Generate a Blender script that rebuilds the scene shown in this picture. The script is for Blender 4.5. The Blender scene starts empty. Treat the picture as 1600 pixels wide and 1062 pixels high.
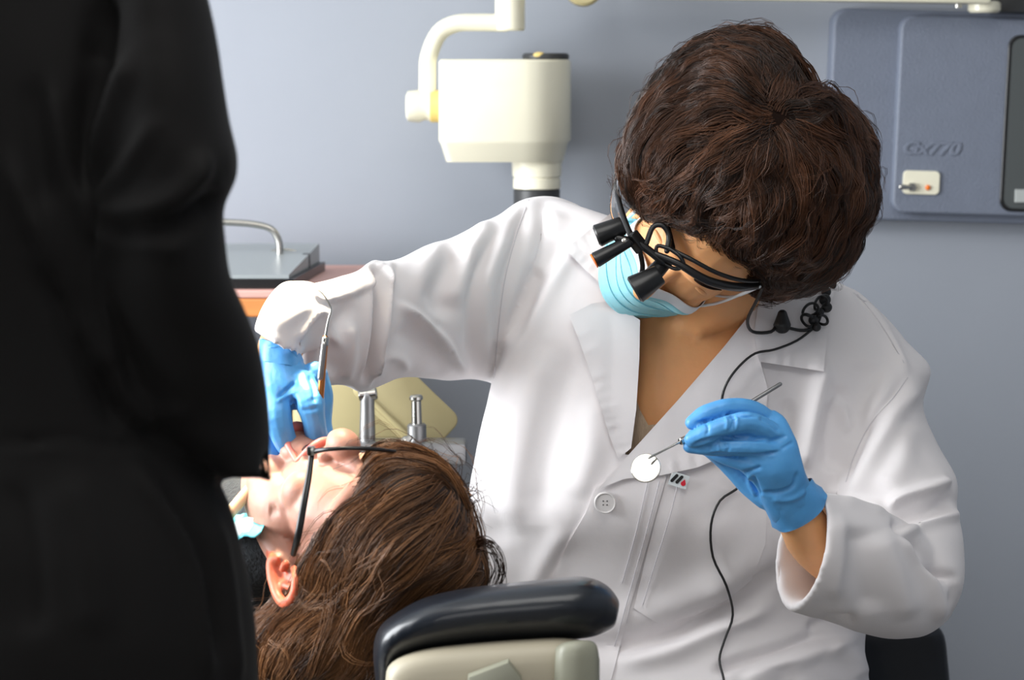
import bpy, bmesh, math, random
import numpy as np
from mathutils import Vector, Matrix
from mathutils.bvhtree import BVHTree
from mathutils.geometry import delaunay_2d_cdt

S = bpy.context.scene
COL = S.collection
rng = np.random.default_rng(7)
random.seed(7)

# ------------------------------------------------------------------ camera, light, exposure
CAMZ, TILT, K = 1.35, math.radians(7.0), 3390.0        # K: focal length in pixels of a 1600 px wide frame
cd = bpy.data.cameras.new('camera')
cam = bpy.data.objects.new('camera', cd); COL.objects.link(cam)
cam.location = (0, 0, CAMZ); cam.rotation_euler = (math.pi/2 - TILT, 0, 0)
cd.sensor_width = 23.6; cd.lens = K/1600*23.6
cd.clip_start = 0.05
cd.dof.use_dof = True; cd.dof.focus_distance = 2.42; cd.dof.aperture_fstop = 4.5
S.camera = cam

def srgb(r, g, b):
    def f(c):
        c /= 255.0
        return c/12.92 if c <= 0.04045 else ((c+0.055)/1.055)**2.4
    return (f(r), f(g), f(b), 1.0)

w = bpy.data.worlds.new('world'); S.world = w; w.use_nodes = True
w.node_tree.nodes['Background'].inputs[0].default_value = (0.80, 0.90, 1.0, 1)
w.node_tree.nodes['Background'].inputs[1].default_value = 1.0

def area(name, loc, aim, size, power, color, shape='RECTANGLE', spread=None):
    l = bpy.data.lights.new(name, 'AREA'); l.shape = shape; l.size = size[0]
    if shape == 'RECTANGLE': l.size_y = size[1]
    l.energy = power; l.color = color
    if spread: l.spread = spread
    o = bpy.data.objects.new(name, l); COL.objects.link(o); o.location = loc
    o.rotation_euler = (Vector(aim)-Vector(loc)).to_track_quat('-Z', 'Y').to_euler()
    return o
# daylight through the window in the left wall, added front and ceiling fill, the dentist's operating lamp
area('window_daylight', (-1.96, 2.15, 1.50), (0.6, 2.75, 1.15), (1.5, 1.5), 112, (0.95, 0.975, 1.0))
area('front_fill', (-0.3, -1.5, 1.35), (0.1, 2.5, 1.05), (2.4, 1.3), 15, (1.0, 0.98, 0.96))  # added fill from the camera side; the front wall has no window
area('ceiling_fill', (0.1, 0.9, 2.62), (0.1, 1.1, 0), (1.6, 1.6), 24, (1.0, 0.98, 0.95))  # added overhead fill to lift the shadows, no fixture modelled
area('operating_lamp_light', (-0.36, 2.38, 1.92), (-0.235, 2.25, 1.04), (0.14, 0.14), 1.1, (1.0, 0.84, 0.60), spread=math.radians(20))
S.view_settings.view_transform = 'Standard'; S.view_settings.look = 'None'
S.view_settings.exposure = 0.10; S.view_settings.gamma = 1.0
S.view_settings.use_curve_mapping = False

# ------------------------------------------------------------------ materials
def mat(name, col, rough=0.6, metal=0.0, bump=0.0, bscale=40, var=0.0, vscale=6, sss=0.0, sheen=0.0, coat=0.0,
        spec=0.5, alpha=1.0, trans=0.0, weave=0.0, stretch=None, emit=None, sssr=(1, .3, .15)):
    m = bpy.data.materials.new(name); m.use_nodes = True
    nt = m.node_tree; b = nt.nodes['Principled BSDF']
    b.inputs['Base Color'].default_value = col
    b.inputs['Roughness'].default_value = rough; b.inputs['Metallic'].default_value = metal
    b.inputs['Specular IOR Level'].default_value = spec
    b.inputs['Sheen Weight'].default_value = sheen
    b.inputs['Coat Weight'].default_value = coat
    b.inputs['Alpha'].default_value = alpha
    b.inputs['Transmission Weight'].default_value = trans
    if sss:
        b.inputs['Subsurface Weight'].default_value = sss
        b.inputs['Subsurface Radius'].default_value = sssr
        b.inputs['Subsurface Scale'].default_value = 0.008
    if emit:
        b.inputs['Emission Color'].default_value = emit[0]; b.inputs['Emission Strength'].default_value = emit[1]
    tc = nt.nodes.new('ShaderNodeTexCoord'); mp = nt.nodes.new('ShaderNodeMapping')
    nt.links.new(tc.outputs['Object'], mp.inputs['Vector'])
    if stretch: mp.inputs['Scale'].default_value = stretch
    if var > 0:
        n = nt.nodes.new('ShaderNodeTexNoise'); n.inputs['Scale'].default_value = vscale; n.inputs['Detail'].default_value = 4
        nt.links.new(mp.outputs[0], n.inputs['Vector'])
        r = nt.nodes.new('ShaderNodeValToRGB')
        r.color_ramp.elements[0].position = 0.3; r.color_ramp.elements[1].position = 0.7
        c = col[:3]
        r.color_ramp.elements[0].color = tuple(max(0, x*(1-var)) for x in c)+(1,)
        r.color_ramp.elements[1].color = tuple(min(1, x*(1+var)) for x in c)+(1,)
        nt.links.new(n.outputs['Fac'], r.inputs[0]); nt.links.new(r.outputs[0], b.inputs['Base Color'])
    last = None
    if bump > 0:
        n = nt.nodes.new('ShaderNodeTexNoise'); n.inputs['Scale'].default_value = bscale; n.inputs['Detail'].default_value = 5
        nt.links.new(mp.outputs[0], n.inputs['Vector'])
        bp = nt.nodes.new('ShaderNodeBump'); bp.inputs['Strength'].default_value = bump; bp.inputs['Distance'].default_value = 0.004
        nt.links.new(n.outputs['Fac'], bp.inputs['Height']); nt.links.new(bp.outputs[0], b.inputs['Normal']); last = bp
    if weave > 0:
        wv = nt.nodes.new('ShaderNodeTexWave'); wv.inputs['Scale'].default_value = 420; wv.bands_direction = 'DIAGONAL'
        nt.links.new(tc.outputs['Object'], wv.inputs['Vector'])
        b2 = nt.nodes.new('ShaderNodeBump'); b2.inputs['Strength'].default_value = weave; b2.inputs['Distance'].default_value = 0.0006
        nt.links.new(wv.outputs['Fac'], b2.inputs['Height'])
        if last: nt.links.new(last.outputs[0], b2.inputs['Normal'])
        nt.links.new(b2.outputs[0], b.inputs['Normal'])
    return m

def hair_mat(name, dark, light, rough=0.38):
    m = bpy.data.materials.new(name); m.use_nodes = True
    nt = m.node_tree; b = nt.nodes['Principled BSDF']
    b.inputs['Roughness'].default_value = rough; b.inputs['Specular IOR Level'].default_value = 0.45
    at = nt.nodes.new('ShaderNodeAttribute'); at.attribute_name = 'strand'
    r = nt.nodes.new('ShaderNodeValToRGB')
    r.color_ramp.elements[0].color = dark; r.color_ramp.elements[1].color = light
    nt.links.new(at.outputs['Fac'], r.inputs[0]); nt.links.new(r.outputs[0], b.inputs['Base Color'])
    return m

M = {
 'wall': mat('wall_paint', srgb(150, 155, 164), 0.75, bump=0.12, bscale=9, var=0.02, vscale=3),
 'plain': mat('room_paint', srgb(190, 192, 196), 0.8), 'white': mat('ceiling_paint', srgb(205, 205, 202), 0.9),
 'floor': mat('vinyl_floor', srgb(120, 116, 110), 0.35, var=0.08, vscale=20),
 'coat': mat('white_poplin', srgb(228, 224, 225), 0.82, sheen=0.15, bump=0.10, bscale=26, weave=0.10, spec=0.2),
 'seam': mat('coat_seam', srgb(206, 203, 207), 0.9),
 'skin': mat('skin', srgb(228, 166, 112), 0.5, sss=0.25, bump=0.05, bscale=220, var=0.05, vscale=30),
 'skin_pale': mat('pale_skin', srgb(178, 130, 112), 0.5, sss=0.25, bump=0.05, bscale=220, var=0.06, vscale=26),
 'skin_ear': mat('ear_skin', srgb(200, 104, 74), 0.45, sss=0.5),
 'lip': mat('lip', srgb(205, 118, 104), 0.4, sss=0.2),
 'eye': mat('eye_white', srgb(225, 222, 218), 0.15), 'iris': mat('iris', srgb(60, 40, 28), 0.2),
 'glove': mat('blue_nitrile', srgb(84, 158, 218), 0.42, bump=0.35, bscale=55, sss=0.1, sssr=(.3, .6, 1), var=0.04, vscale=20),
 'mask': mat('mask_cyan', srgb(150, 214, 226), 0.85, bump=0.15, bscale=120, sss=0.1),
 'mask_white': mat('mask_white', srgb(226, 232, 236), 0.85),
 'black_plastic': mat('black_plastic', srgb(22, 22, 23), 0.32), 'black_rubber': mat('black_rubber', srgb(20, 20, 21), 0.5),
 'steel': mat('steel', srgb(190, 188, 182), 0.22, metal=1.0), 'dull_steel': mat('dull_steel', srgb(150, 150, 150), 0.38, metal=0.9),
 'mirror': mat('mirror_glass', srgb(215, 215, 212), 0.10, metal=1.0),
 'cream': mat('cream_enamel', srgb(236, 231, 208), 0.3, coat=0.3), 'cream2': mat('aged_cream_plastic', srgb(174, 162, 120), 0.45, var=0.05, vscale=14),
 'grommet': mat('yellowed_plastic', srgb(222, 196, 120), 0.4),
 'dark_grey': mat('dark_grey_plastic', srgb(52, 53, 54), 0.45),
 'panel': mat('slate_blue_plastic', srgb(112, 119, 134), 0.55, bump=0.3, bscale=260, var=0.03, vscale=30),
 'screen': mat('panel_window', srgb(80, 84, 84), 0.25), 'grey_plastic': mat('light_grey_plastic', srgb(176, 180, 178), 0.5),
 'orange': mat('orange_lamp', srgb(240, 120, 30), 0.3), 'red': mat('red_thread', srgb(205, 25, 50), 0.7),
 'black_cloth': mat('black_crepe', srgb(17, 16, 16), 0.75, sheen=0.02, bump=0.1, bscale=30, spec=0.14),
 'dark_cloth': mat('dark_knit', srgb(40, 44, 48), 0.9, bump=0.8, bscale=260, var=0.35, vscale=260),
 'trousers': mat('grey_trousers', srgb(60, 62, 70), 0.85),
 'vinyl': mat('navy_vinyl', srgb(20, 25, 33), 0.34, coat=0.2, bump=0.05, bscale=60),
 'shell': mat('headrest_shell', srgb(170, 162, 142), 0.5), 'shell2': mat('headrest_grey', srgb(140, 140, 124), 0.45),
 'wood': mat('orange_wood', srgb(206, 132, 72), 0.5, var=0.12, vscale=12, stretch=(1, 6, 6)),
 'pink': mat('pink_laminate', srgb(206, 160, 150), 0.5), 'tray': mat('grey_tray', srgb(150, 156, 158), 0.35),
 'bib': mat('cyan_bib', srgb(92, 184, 198), 0.8), 'bib_white': mat('white_tissue', srgb(215, 222, 224), 0.9),
 'tube': mat('beige_tube', srgb(232, 190, 152), 0.4, sss=0.2), 'beads': mat('beige_chain', srgb(176, 168, 132), 0.5),
 'blouse': mat('beige_knit', srgb(196, 172, 146), 0.85, bump=0.5, bscale=60, stretch=(6, 6, 1)),
 'button': mat('pearl_button', srgb(214, 211, 210), 0.3), 'bronze': mat('copper_handle', srgb(188, 120, 66), 0.3, metal=0.8),
 'shoe': mat('shoe_leather', srgb(35, 33, 32), 0.4),
 'hair1': hair_mat('dark_brown_hair', srgb(28, 19, 15), srgb(100, 63, 40)),
 'hair1b': mat('dark_brown_hair_base', srgb(30, 20, 16), 0.8, bump=0.5, bscale=60, spec=.05),
 'hair2': hair_mat('auburn_hair', srgb(50, 32, 22), srgb(156, 108, 68), 0.34),
 'hair2b': mat('auburn_hair_base', srgb(48, 32, 22), 0.6, bump=0.5, bscale=60),
 'lens': mat('coated_lens', srgb(70, 74, 80), 0.08, spec=.8),
 'glass': mat('clear_lens', (1, 1, 1, 1), 0.02, trans=1.0, spec=0.4),
}

# ------------------------------------------------------------------ geometry helpers
ct, st = math.cos(TILT), math.sin(TILT)
CAM = np.array([0, 0, CAMZ])
def ray(x, y):
    a, b = (x-800)/K, (531-y)/K
    d = np.array([a, ct + b*st, -st + b*ct])
    return d
def P(x, y, d):
    r = ray(x, y); return CAM + r*(d/r[1])
def PP(L): return np.array([P(*q) for q in L])
def project(V):
    q = V - CAM
    z = q[:, 1]*ct - q[:, 2]*st; u = q[:, 1]*st + q[:, 2]*ct
    return np.stack([800 + K*q[:, 0]/z, 531 - K*u/z], 1)

ORG = {}
def obj(name, VF, m, parent=None, smooth=True, label=None, cat=None, group=None, kind=None, base=None):
    V, F = VF
    V = np.asarray(V, float)
    if base is not None: o0 = np.array(base, float)
    elif parent is None: o0 = np.array([(V[:, 0].min()+V[:, 0].max())/2, (V[:, 1].min()+V[:, 1].max())/2, V[:, 2].min()])
    else: o0 = (V.min(0)+V.max(0))/2
    me = bpy.data.meshes.new(name)
    if isinstance(F, np.ndarray) and F.ndim == 2:
        n = F.shape[1]
        me.vertices.add(len(V)); me.vertices.foreach_set('co', (V-o0).ravel())
        me.loops.add(F.size); me.loops.foreach_set('vertex_index', F.ravel().astype(np.int32))
        me.polygons.add(len(F)); me.polygons.foreach_set('loop_start', np.arange(0, F.size, n, dtype=np.int32))
        me.update(calc_edges=True)
    else:
        me.from_pydata([tuple(v) for v in (V-o0)], [], [tuple(int(i) for i in f) for f in F]); me.update()
    if smooth: me.polygons.foreach_set('use_smooth', np.ones(len(me.polygons), bool))
    if smooth and len(V) < 2500: me.set_sharp_from_angle(angle=math.radians(42))
    for mm in (m if isinstance(m, (list, tuple)) else [m]): me.materials.append(mm)
    o = bpy.data.objects.new(name, me); COL.objects.link(o)
    if parent is not None:
        o.parent = parent; o.location = o0 - ORG[parent.name]
    else: o.location = o0
    ORG[o.name] = o0
    tag(o, label, cat, group, kind)
    return o
def tag(o, label=None, cat=None, group=None, kind=None):
    if label: o['label'] = label
    if cat: o['category'] = cat
    if group: o['group'] = group
    if kind: o['kind'] = kind
    return o
def thing(name, loc, label, cat, group=None):
    o = bpy.data.objects.new(name, None); COL.objects.link(o); o.location = loc; o.empty_display_size = 0.05
    ORG[o.name] = np.array(loc, float)
    return tag(o, label, cat, group)
def join(*L):
    V, F, n = [], [], 0
    for v, f in L:
        V.append(np.asarray(v, float)); F += [tuple(int(i)+n for i in q) for q in f]; n += len(v)
    return np.concatenate(V), F

def cr(A, sub):
    A = np.asarray(A, float)
    if len(A) < 3 or sub < 2: 
        if len(A) == 2 and sub > 1: return np.array([A[0]+(A[1]-A[0])*t for t in np.linspace(0, 1, sub+1)])
        return A
    Q = np.concatenate([[2*A[0]-A[1]], A, [2*A[-1]-A[-2]]]); out = []
    for i in range(1, len(Q)-2):
        p0, p1, p2, p3 = Q[i-1:i+3]
        for k in range(sub):
            t = k/sub
            out.append(0.5*(2*p1+(p2-p0)*t+(2*p0-5*p1+4*p2-p3)*t*t+(3*p1-p0-3*p2+p3)*t**3))
    out.append(A[-1]); return np.array(out)

def loft(secs, n=32, sub=4, pw=1.0, cap=True):
    """sections (xa,ya, xb,yb, depth, front radius[, back radius]) between two photo-measured edges -> closed rounded body"""
    s = np.array([(list(q)+[q[5], 0] if len(q) == 6 else (list(q)+[0])[:8]) for q in secs], float)
    s = cr(s, sub); V = []; th = np.linspace(0, 2*math.pi, n, endpoint=False)
    for q in s:
        a, b = P(q[0], q[1], q[4]), P(q[2], q[3], q[4]); c = (a+b)/2; u = (b-a)/2
        v = CAM-c; v /= np.linalg.norm(v)
        cs, sn = np.cos(th), np.sin(th)
        if pw != 1.0: cs = np.sign(cs)*abs(cs)**pw; sn = np.sign(sn)*abs(sn)**pw
        rr = np.where(sn > 0, max(q[5], .001), max(q[6], .001))
        V.append(c + cs[:, None]*u + (sn*rr)[:, None]*v + np.array([q[7]*q[4]/K, 0, 0])*sn[:, None])
    return rings(np.array(V), cap)
def rings(R, cap=True, closed=True):
    m, n = R.shape[:2]; F = []
    for i in range(m-1):
        for j in range(n if closed else n-1):
            k = (j+1) % n
            F.append((i*n+j, i*n+k, (i+1)*n+k, (i+1)*n+j))
    V = R.reshape(-1, 3)
    if cap:
        V = np.concatenate([V, [R[0].mean(0), R[-1].mean(0)]]); a = m*n; b = a+1
        for j in range(n):
            k = (j+1) % n
            F.append((a, k, j)); F.append((b, (m-1)*n+j, (m-1)*n+k))
    return V, F
def tube(pts, rad, n=12, sub=4, ends=True, flat=1.0):
    pts = np.asarray(pts, float); rad = np.atleast_1d(np.asarray(rad, float))
    if len(rad) == 1: rad = np.repeat(rad, len(pts))
    A = cr(np.concatenate([pts, rad[:, None]], 1), sub)
    p, r = A[:, :3], np.maximum(A[:, 3], 1e-4)
    if ends:
        t0 = p[0]-p[1]; t0 /= np.linalg.norm(t0)+1e-9; t1 = p[-1]-p[-2]; t1 /= np.linalg.norm(t1)+1e-9
        e = [(0.95, .3), (0.8, .6), (0.45, .89)]
        p = np.concatenate([[p[0]+t0*r[0]*k for k, _ in e], p, [p[-1]+t1*r[-1]*k for k, _ in e[::-1]]])
        r = np.concatenate([[r[0]*k for _, k in e], r, [r[-1]*k for _, k in e[::-1]]])
    T = np.gradient(p, axis=0); T /= np.linalg.norm(T, axis=1)[:, None]+1e-12
    nrm = np.cross(T[0], [0, 0, 1.0]); 
    if np.linalg.norm(nrm) < .1: nrm = np.cross(T[0], [1.0, 0, 0])
    R = []; th = np.linspace(0, 2*math.pi, n, endpoint=False)
    for i in range(len(p)):
        nrm = nrm - T[i]*nrm.dot(T[i]); nrm /= np.linalg.norm(nrm); b = np.cross(T[i], nrm)
        R.append(p[i] + r[i]*(np.cos(th)[:, None]*nrm + flat*np.sin(th)[:, None]*b))
    return rings(np.array(R))
def ell(c, r, R=None, nu=24, nv=14):
    th = np.linspace(0, 2*math.pi, nu, endpoint=False); Q = []
    for ph in np.linspace(0.06, math.pi-0.06, nv):
        Q.append(np.stack([math.sin(ph)*np.cos(th), math.sin(ph)*np.sin(th), np.full(nu, math.cos(ph))], 1))
    V, F = rings(np.array(Q)); V = V*np.array(r)
    if R is not None: V = V @ np.array(R).T
    return V+np.array(c), F
def box(c, s, bev=0.0, R=None, seg=2):
    bm = bmesh.new(); bmesh.ops.create_cube(bm, size=1.0)
    bmesh.ops.scale(bm, vec=s, verts=bm.verts)
    if bev: bmesh.ops.bevel(bm, geom=list(bm.edges), offset=bev, segments=seg, affect='EDGES', profile=0.5)
    V = np.array([v.co[:] for v in bm.verts]); F = [[v.index for v in f.verts] for f in bm.faces]; bm.free()
    if R is not None: V = V @ np.array(R).T
    return V+np.array(c), F
def prism(poly, origin, ux, uy, un, th, bev=0.0):
    """polygon (2-D metres) extruded by th along un, with a bevelled rim"""
    poly = np.array(poly, float)
    o = np.array(origin, float); ux, uy, un = map(lambda q: np.array(q, float), (ux, uy, un))
    c = poly.mean(0)
    def ring(s, h):
        d = poly-c; L = np.linalg.norm(d, axis=1)[:, None]
        q = c + d*(1-s/np.maximum(L, 1e-6)); return o + q[:, :1]*ux + q[:, 1:]*uy + h*un
    R = [ring(0, 0), ring(0, th-bev)] + ([ring(bev*.3, th-bev*.3), ring(bev, th)] if bev else [])
    R = np.array(R); V, F = rings(R, False); n = len(poly)
    F.append(tuple(range(n-1, -1, -1))); F.append(tuple(range(len(V)-n, len(V))))
    return V, F
def rrect(w, h, r, n=6):
    out = []
    for cx, cy, a0 in ((w/2-r, h/2-r, 0), (-w/2+r, h/2-r, 90), (-w/2+r, -h/2+r, 180), (w/2-r, -h/2+r, 270)):
        for k in range(n+1):
            a = math.radians(a0+90*k/n); out.append((cx+r*math.cos(a), cy+r*math.sin(a)))
    return out
def cyl(a, b, r0, r1=None, n=28, bev=0.0):
    a, b = np.array(a, float), np.array(b, float); r1 = r0 if r1 is None else r1
    t = (b-a); L = np.linalg.norm(t); t /= L
    u = np.cross(t, [0, 0, 1.0]); 
    if np.linalg.norm(u) < .1: u = np.cross(t, [1.0, 0, 0])
    u /= np.linalg.norm(u); v = np.cross(t, u); th = np.linspace(0, 2*math.pi, n, endpoint=False)
    prof = [(0, r0), (L, r1)] if not bev else [(0, r0-bev), (bev, r0), (L-bev, r1), (L, r1-bev)]
    return rings(np.array([a+t*h + r*(np.cos(th)[:, None]*u+np.sin(th)[:, None]*v) for h, r in prof]))
def remesh(parts, voxel, smooth=4, fac=0.5):
    V, F = join(*parts) if isinstance(parts, list) else parts
    me = bpy.data.meshes.new('t'); me.from_pydata([tuple(v) for v in V], [], F); me.update()
    o = bpy.data.objects.new('t', me); COL.objects.link(o)
    md = o.modifiers.new('r', 'REMESH'); md.mode = 'VOXEL'; md.voxel_size = voxel; md.adaptivity = 0
    if smooth:
        sm = o.modifiers.new('s', 'SMOOTH'); sm.factor = fac; sm.iterations = smooth
    dg = bpy.context.evaluated_depsgraph_get(); dg.update()
    ev = o.evaluated_get(dg); em = ev.to_mesh()
    n = len(em.vertices); V = np.empty(n*3); em.vertices.foreach_get('co', V); V = V.reshape(-1, 3)
    N = np.empty(n*3); em.vertices.foreach_get('normal', N); N = N.reshape(-1, 3)
    F = np.empty(len(em.loops), np.int32); em.loops.foreach_get('vertex_index', F); 
    lt = np.empty(len(em.polygons), np.int32); em.polygons.foreach_get('loop_total', lt)
    assert (lt == 4).all(); F = F.reshape(-1, 4)
    ev.to_mesh_clear(); bpy.data.objects.remove(o); bpy.data.meshes.remove(me)
    return V, F, N
def normals(V, F):
    a, b, c, d = (V[F[:, i]] for i in range(4))
    fn = np.cross(c-a, d-b); N = np.zeros_like(V)
    for i in range(4): np.add.at(N, F[:, i], fn)
    return N/(np.linalg.norm(N, axis=1)[:, None]+1e-12)
def smooth_mesh(V, F, it=1, f=0.5):
    E = np.concatenate([F[:, [0, 1]], F[:, [1, 2]], F[:, [2, 3]], F[:, [3, 0]]])
    cnt = np.zeros(len(V)); np.add.at(cnt, E[:, 0], 1); np.add.at(cnt, E[:, 1], 1)
    for _ in range(it):
        A = np.zeros_like(V); np.add.at(A, E[:, 0], V[E[:, 1]]); np.add.at(A, E[:, 1], V[E[:, 0]])
        V = V + f*(A/cnt[:, None]-V)
    return V
def sculpt(V, N, strokes, side=1):
    """fold strokes: (points, width px, height mm, kind). ridge 'g', overlap step 's' (sharp on the left of travel)"""
    px = project(V); vd = CAM-V; vd /= np.linalg.norm(vd, axis=1)[:, None]
    face = np.clip((N*vd).sum(1)*2.2+0.25, 0, 1)*side
    D = np.zeros(len(V))
    for q in strokes:
        pts, wd, h = q[:3]; kind = q[3] if len(q) > 3 else 'g'
        pts = cr(np.array(pts, float), 5)
        lo, hi = pts.min(0)-wd*3.2, pts.max(0)+wd*3.2
        I = np.where((px > lo).all(1) & (px < hi).all(1) & (face > 0))[0]
        if not len(I): continue
        q0 = px[I]; best = np.full(len(I), 1e9); sg = np.zeros(len(I)); tt = np.zeros(len(I))
        L = np.concatenate([[0], np.cumsum(np.linalg.norm(np.diff(pts, axis=0), axis=1))])
        for i in range(len(pts)-1):
            a, b = pts[i], pts[i+1]; ab = b-a; l2 = ab@ab+1e-9
            t = np.clip(((q0-a)@ab)/l2, 0, 1); c = a+t[:, None]*ab; dv = q0-c; dist = np.hypot(dv[:, 0], dv[:, 1])
            cr_ = ab[0]*dv[:, 1]-ab[1]*dv[:, 0]; m = dist < best
            best[m] = dist[m]; sg[m] = np.sign(cr_[m]); tt[m] = (L[i]+t[m]*math.sqrt(l2))/L[-1]
        s = best*sg
        if kind == 'g': w_ = np.exp(-(s/wd)**2)
        elif kind == 's': w_ = np.where(s > 0, np.exp(-(s/wd)**2), np.exp(-(s/(3.5))**2))
        taper = np.clip(np.minimum(tt, 1-tt)*5+0.12, 0, 1); taper = taper*taper*(3-2*taper)
        D[I] += h*0.001*w_*taper
    return V + N*(D*face)[:, None]
def bvh_of(V, F): return BVHTree.FromPolygons([Vector(v) for v in V], [tuple(f) for f in (F.tolist() if isinstance(F, np.ndarray) else F)])
def hit(bvh, x, y, default=None):
    r = Vector(ray(x, y)).normalized(); h = bvh.ray_cast(Vector(CAM), r)
    return (np.array(h[0]), np.array(h[1])) if h[0] is not None else (None, None)
def inside(px, poly):
    x, y = px[:, 0], px[:, 1]; r = np.zeros(len(px), bool); n = len(poly)
    for i in range(n):
        x0, y0 = poly[i]; x1, y1 = poly[(i+1) % n]
        c = ((y0 > y) != (y1 > y)) & (x < (x1-x0)*(y-y0)/((y1-y0) or 1e-9)+x0); r ^= c
    return r
def patch(outline, bvh, off=0.002, th=0.0018, res=9, sub=3, lift=None, closed_curve=False, smooth=2):
    """cloth piece lying on the surface under it, with real thickness; outline given by photo points"""
    pts = np.array(outline, float); out = []
    for i in range(len(pts)):
        a, b = pts[i], pts[(i+1) % len(pts)]; n = max(1, int(np.linalg.norm(b-a)/res))
        out += [a+(b-a)*k/n for k in range(n)]
    out = np.array(out); lo, hi = out.min(0), out.max(0)
    gx, gy = np.meshgrid(np.arange(lo[0], hi[0], res), np.arange(lo[1], hi[1], res*.87))
    gx[1::2] += res/2; g = np.stack([gx.ravel(), gy.ravel()], 1); g = g[inside(g, out)]
    dm = np.min(np.linalg.norm(g[:, None]-out[None], axis=2), axis=1) if len(g) else np.array([])
    g = g[dm > res*.55]; nb = len(out)
    allp = np.concatenate([out, g])
    r = delaunay_2d_cdt([Vector(p) for p in allp], [(i, (i+1) % nb) for i in range(nb)], [], 1, 1e-4)
    v2 = np.array([p[:] for p in r[0]]); F = r[2]
    D = np.full(len(v2), np.nan)
    for i, (x, y) in enumerate(v2):
        h, n = hit(bvh, x, y)
        if h is not None: D[i] = h[1]
    ok = ~np.isnan(D)
    for i in np.where(~ok)[0]: D[i] = D[ok][np.argmin(((v2[ok]-v2[i])**2).sum(1))]
    nb_ = [set() for _ in v2]
    for f in F:
        for a in range(3): nb_[f[a]].add(f[(a+1) % 3]); nb_[f[(a+1) % 3]].add(f[a])
    D0 = D.copy()
    for _ in range(smooth):
        D = np.array([0.5*D[i]+0.5*np.mean([D[j] for j in nb_[i]]) if nb_[i] else D[i] for i in range(len(D))])
    D = np.minimum(D, D0+0.0005)
    ex = np.array([lift(x, y) if lift else 0.0 for x, y in v2])
    V = np.array([P(v2[i][0], v2[i][1], D[i]-off-ex[i]) for i in range(len(v2))])
    vd = CAM-V; vd /= np.linalg.norm(vd, axis=1)[:, None]
    B = V-vd*th; n = len(V)
    cen = [V[list(f)].mean(0) for f in F]
    Fo = []
    for f in F:
        a, b, c = (V[i] for i in f); nn = np.cross(b-a, c-a)
        f = tuple(f) if nn.dot(CAM-a) > 0 else tuple(f[::-1])
        Fo.append(f); Fo.append(tuple(i+n for i in f[::-1]))
    ed = {}
    for f in Fo[::2]:
        for a in range(3):
            e = (f[a], f[(a+1) % 3]); ed[e] = 1
    for (a, b) in list(ed):
        if (b, a) not in ed: Fo.append((b, a, a+n, b+n))
    return np.concatenate([V, B]), Fo

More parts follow.
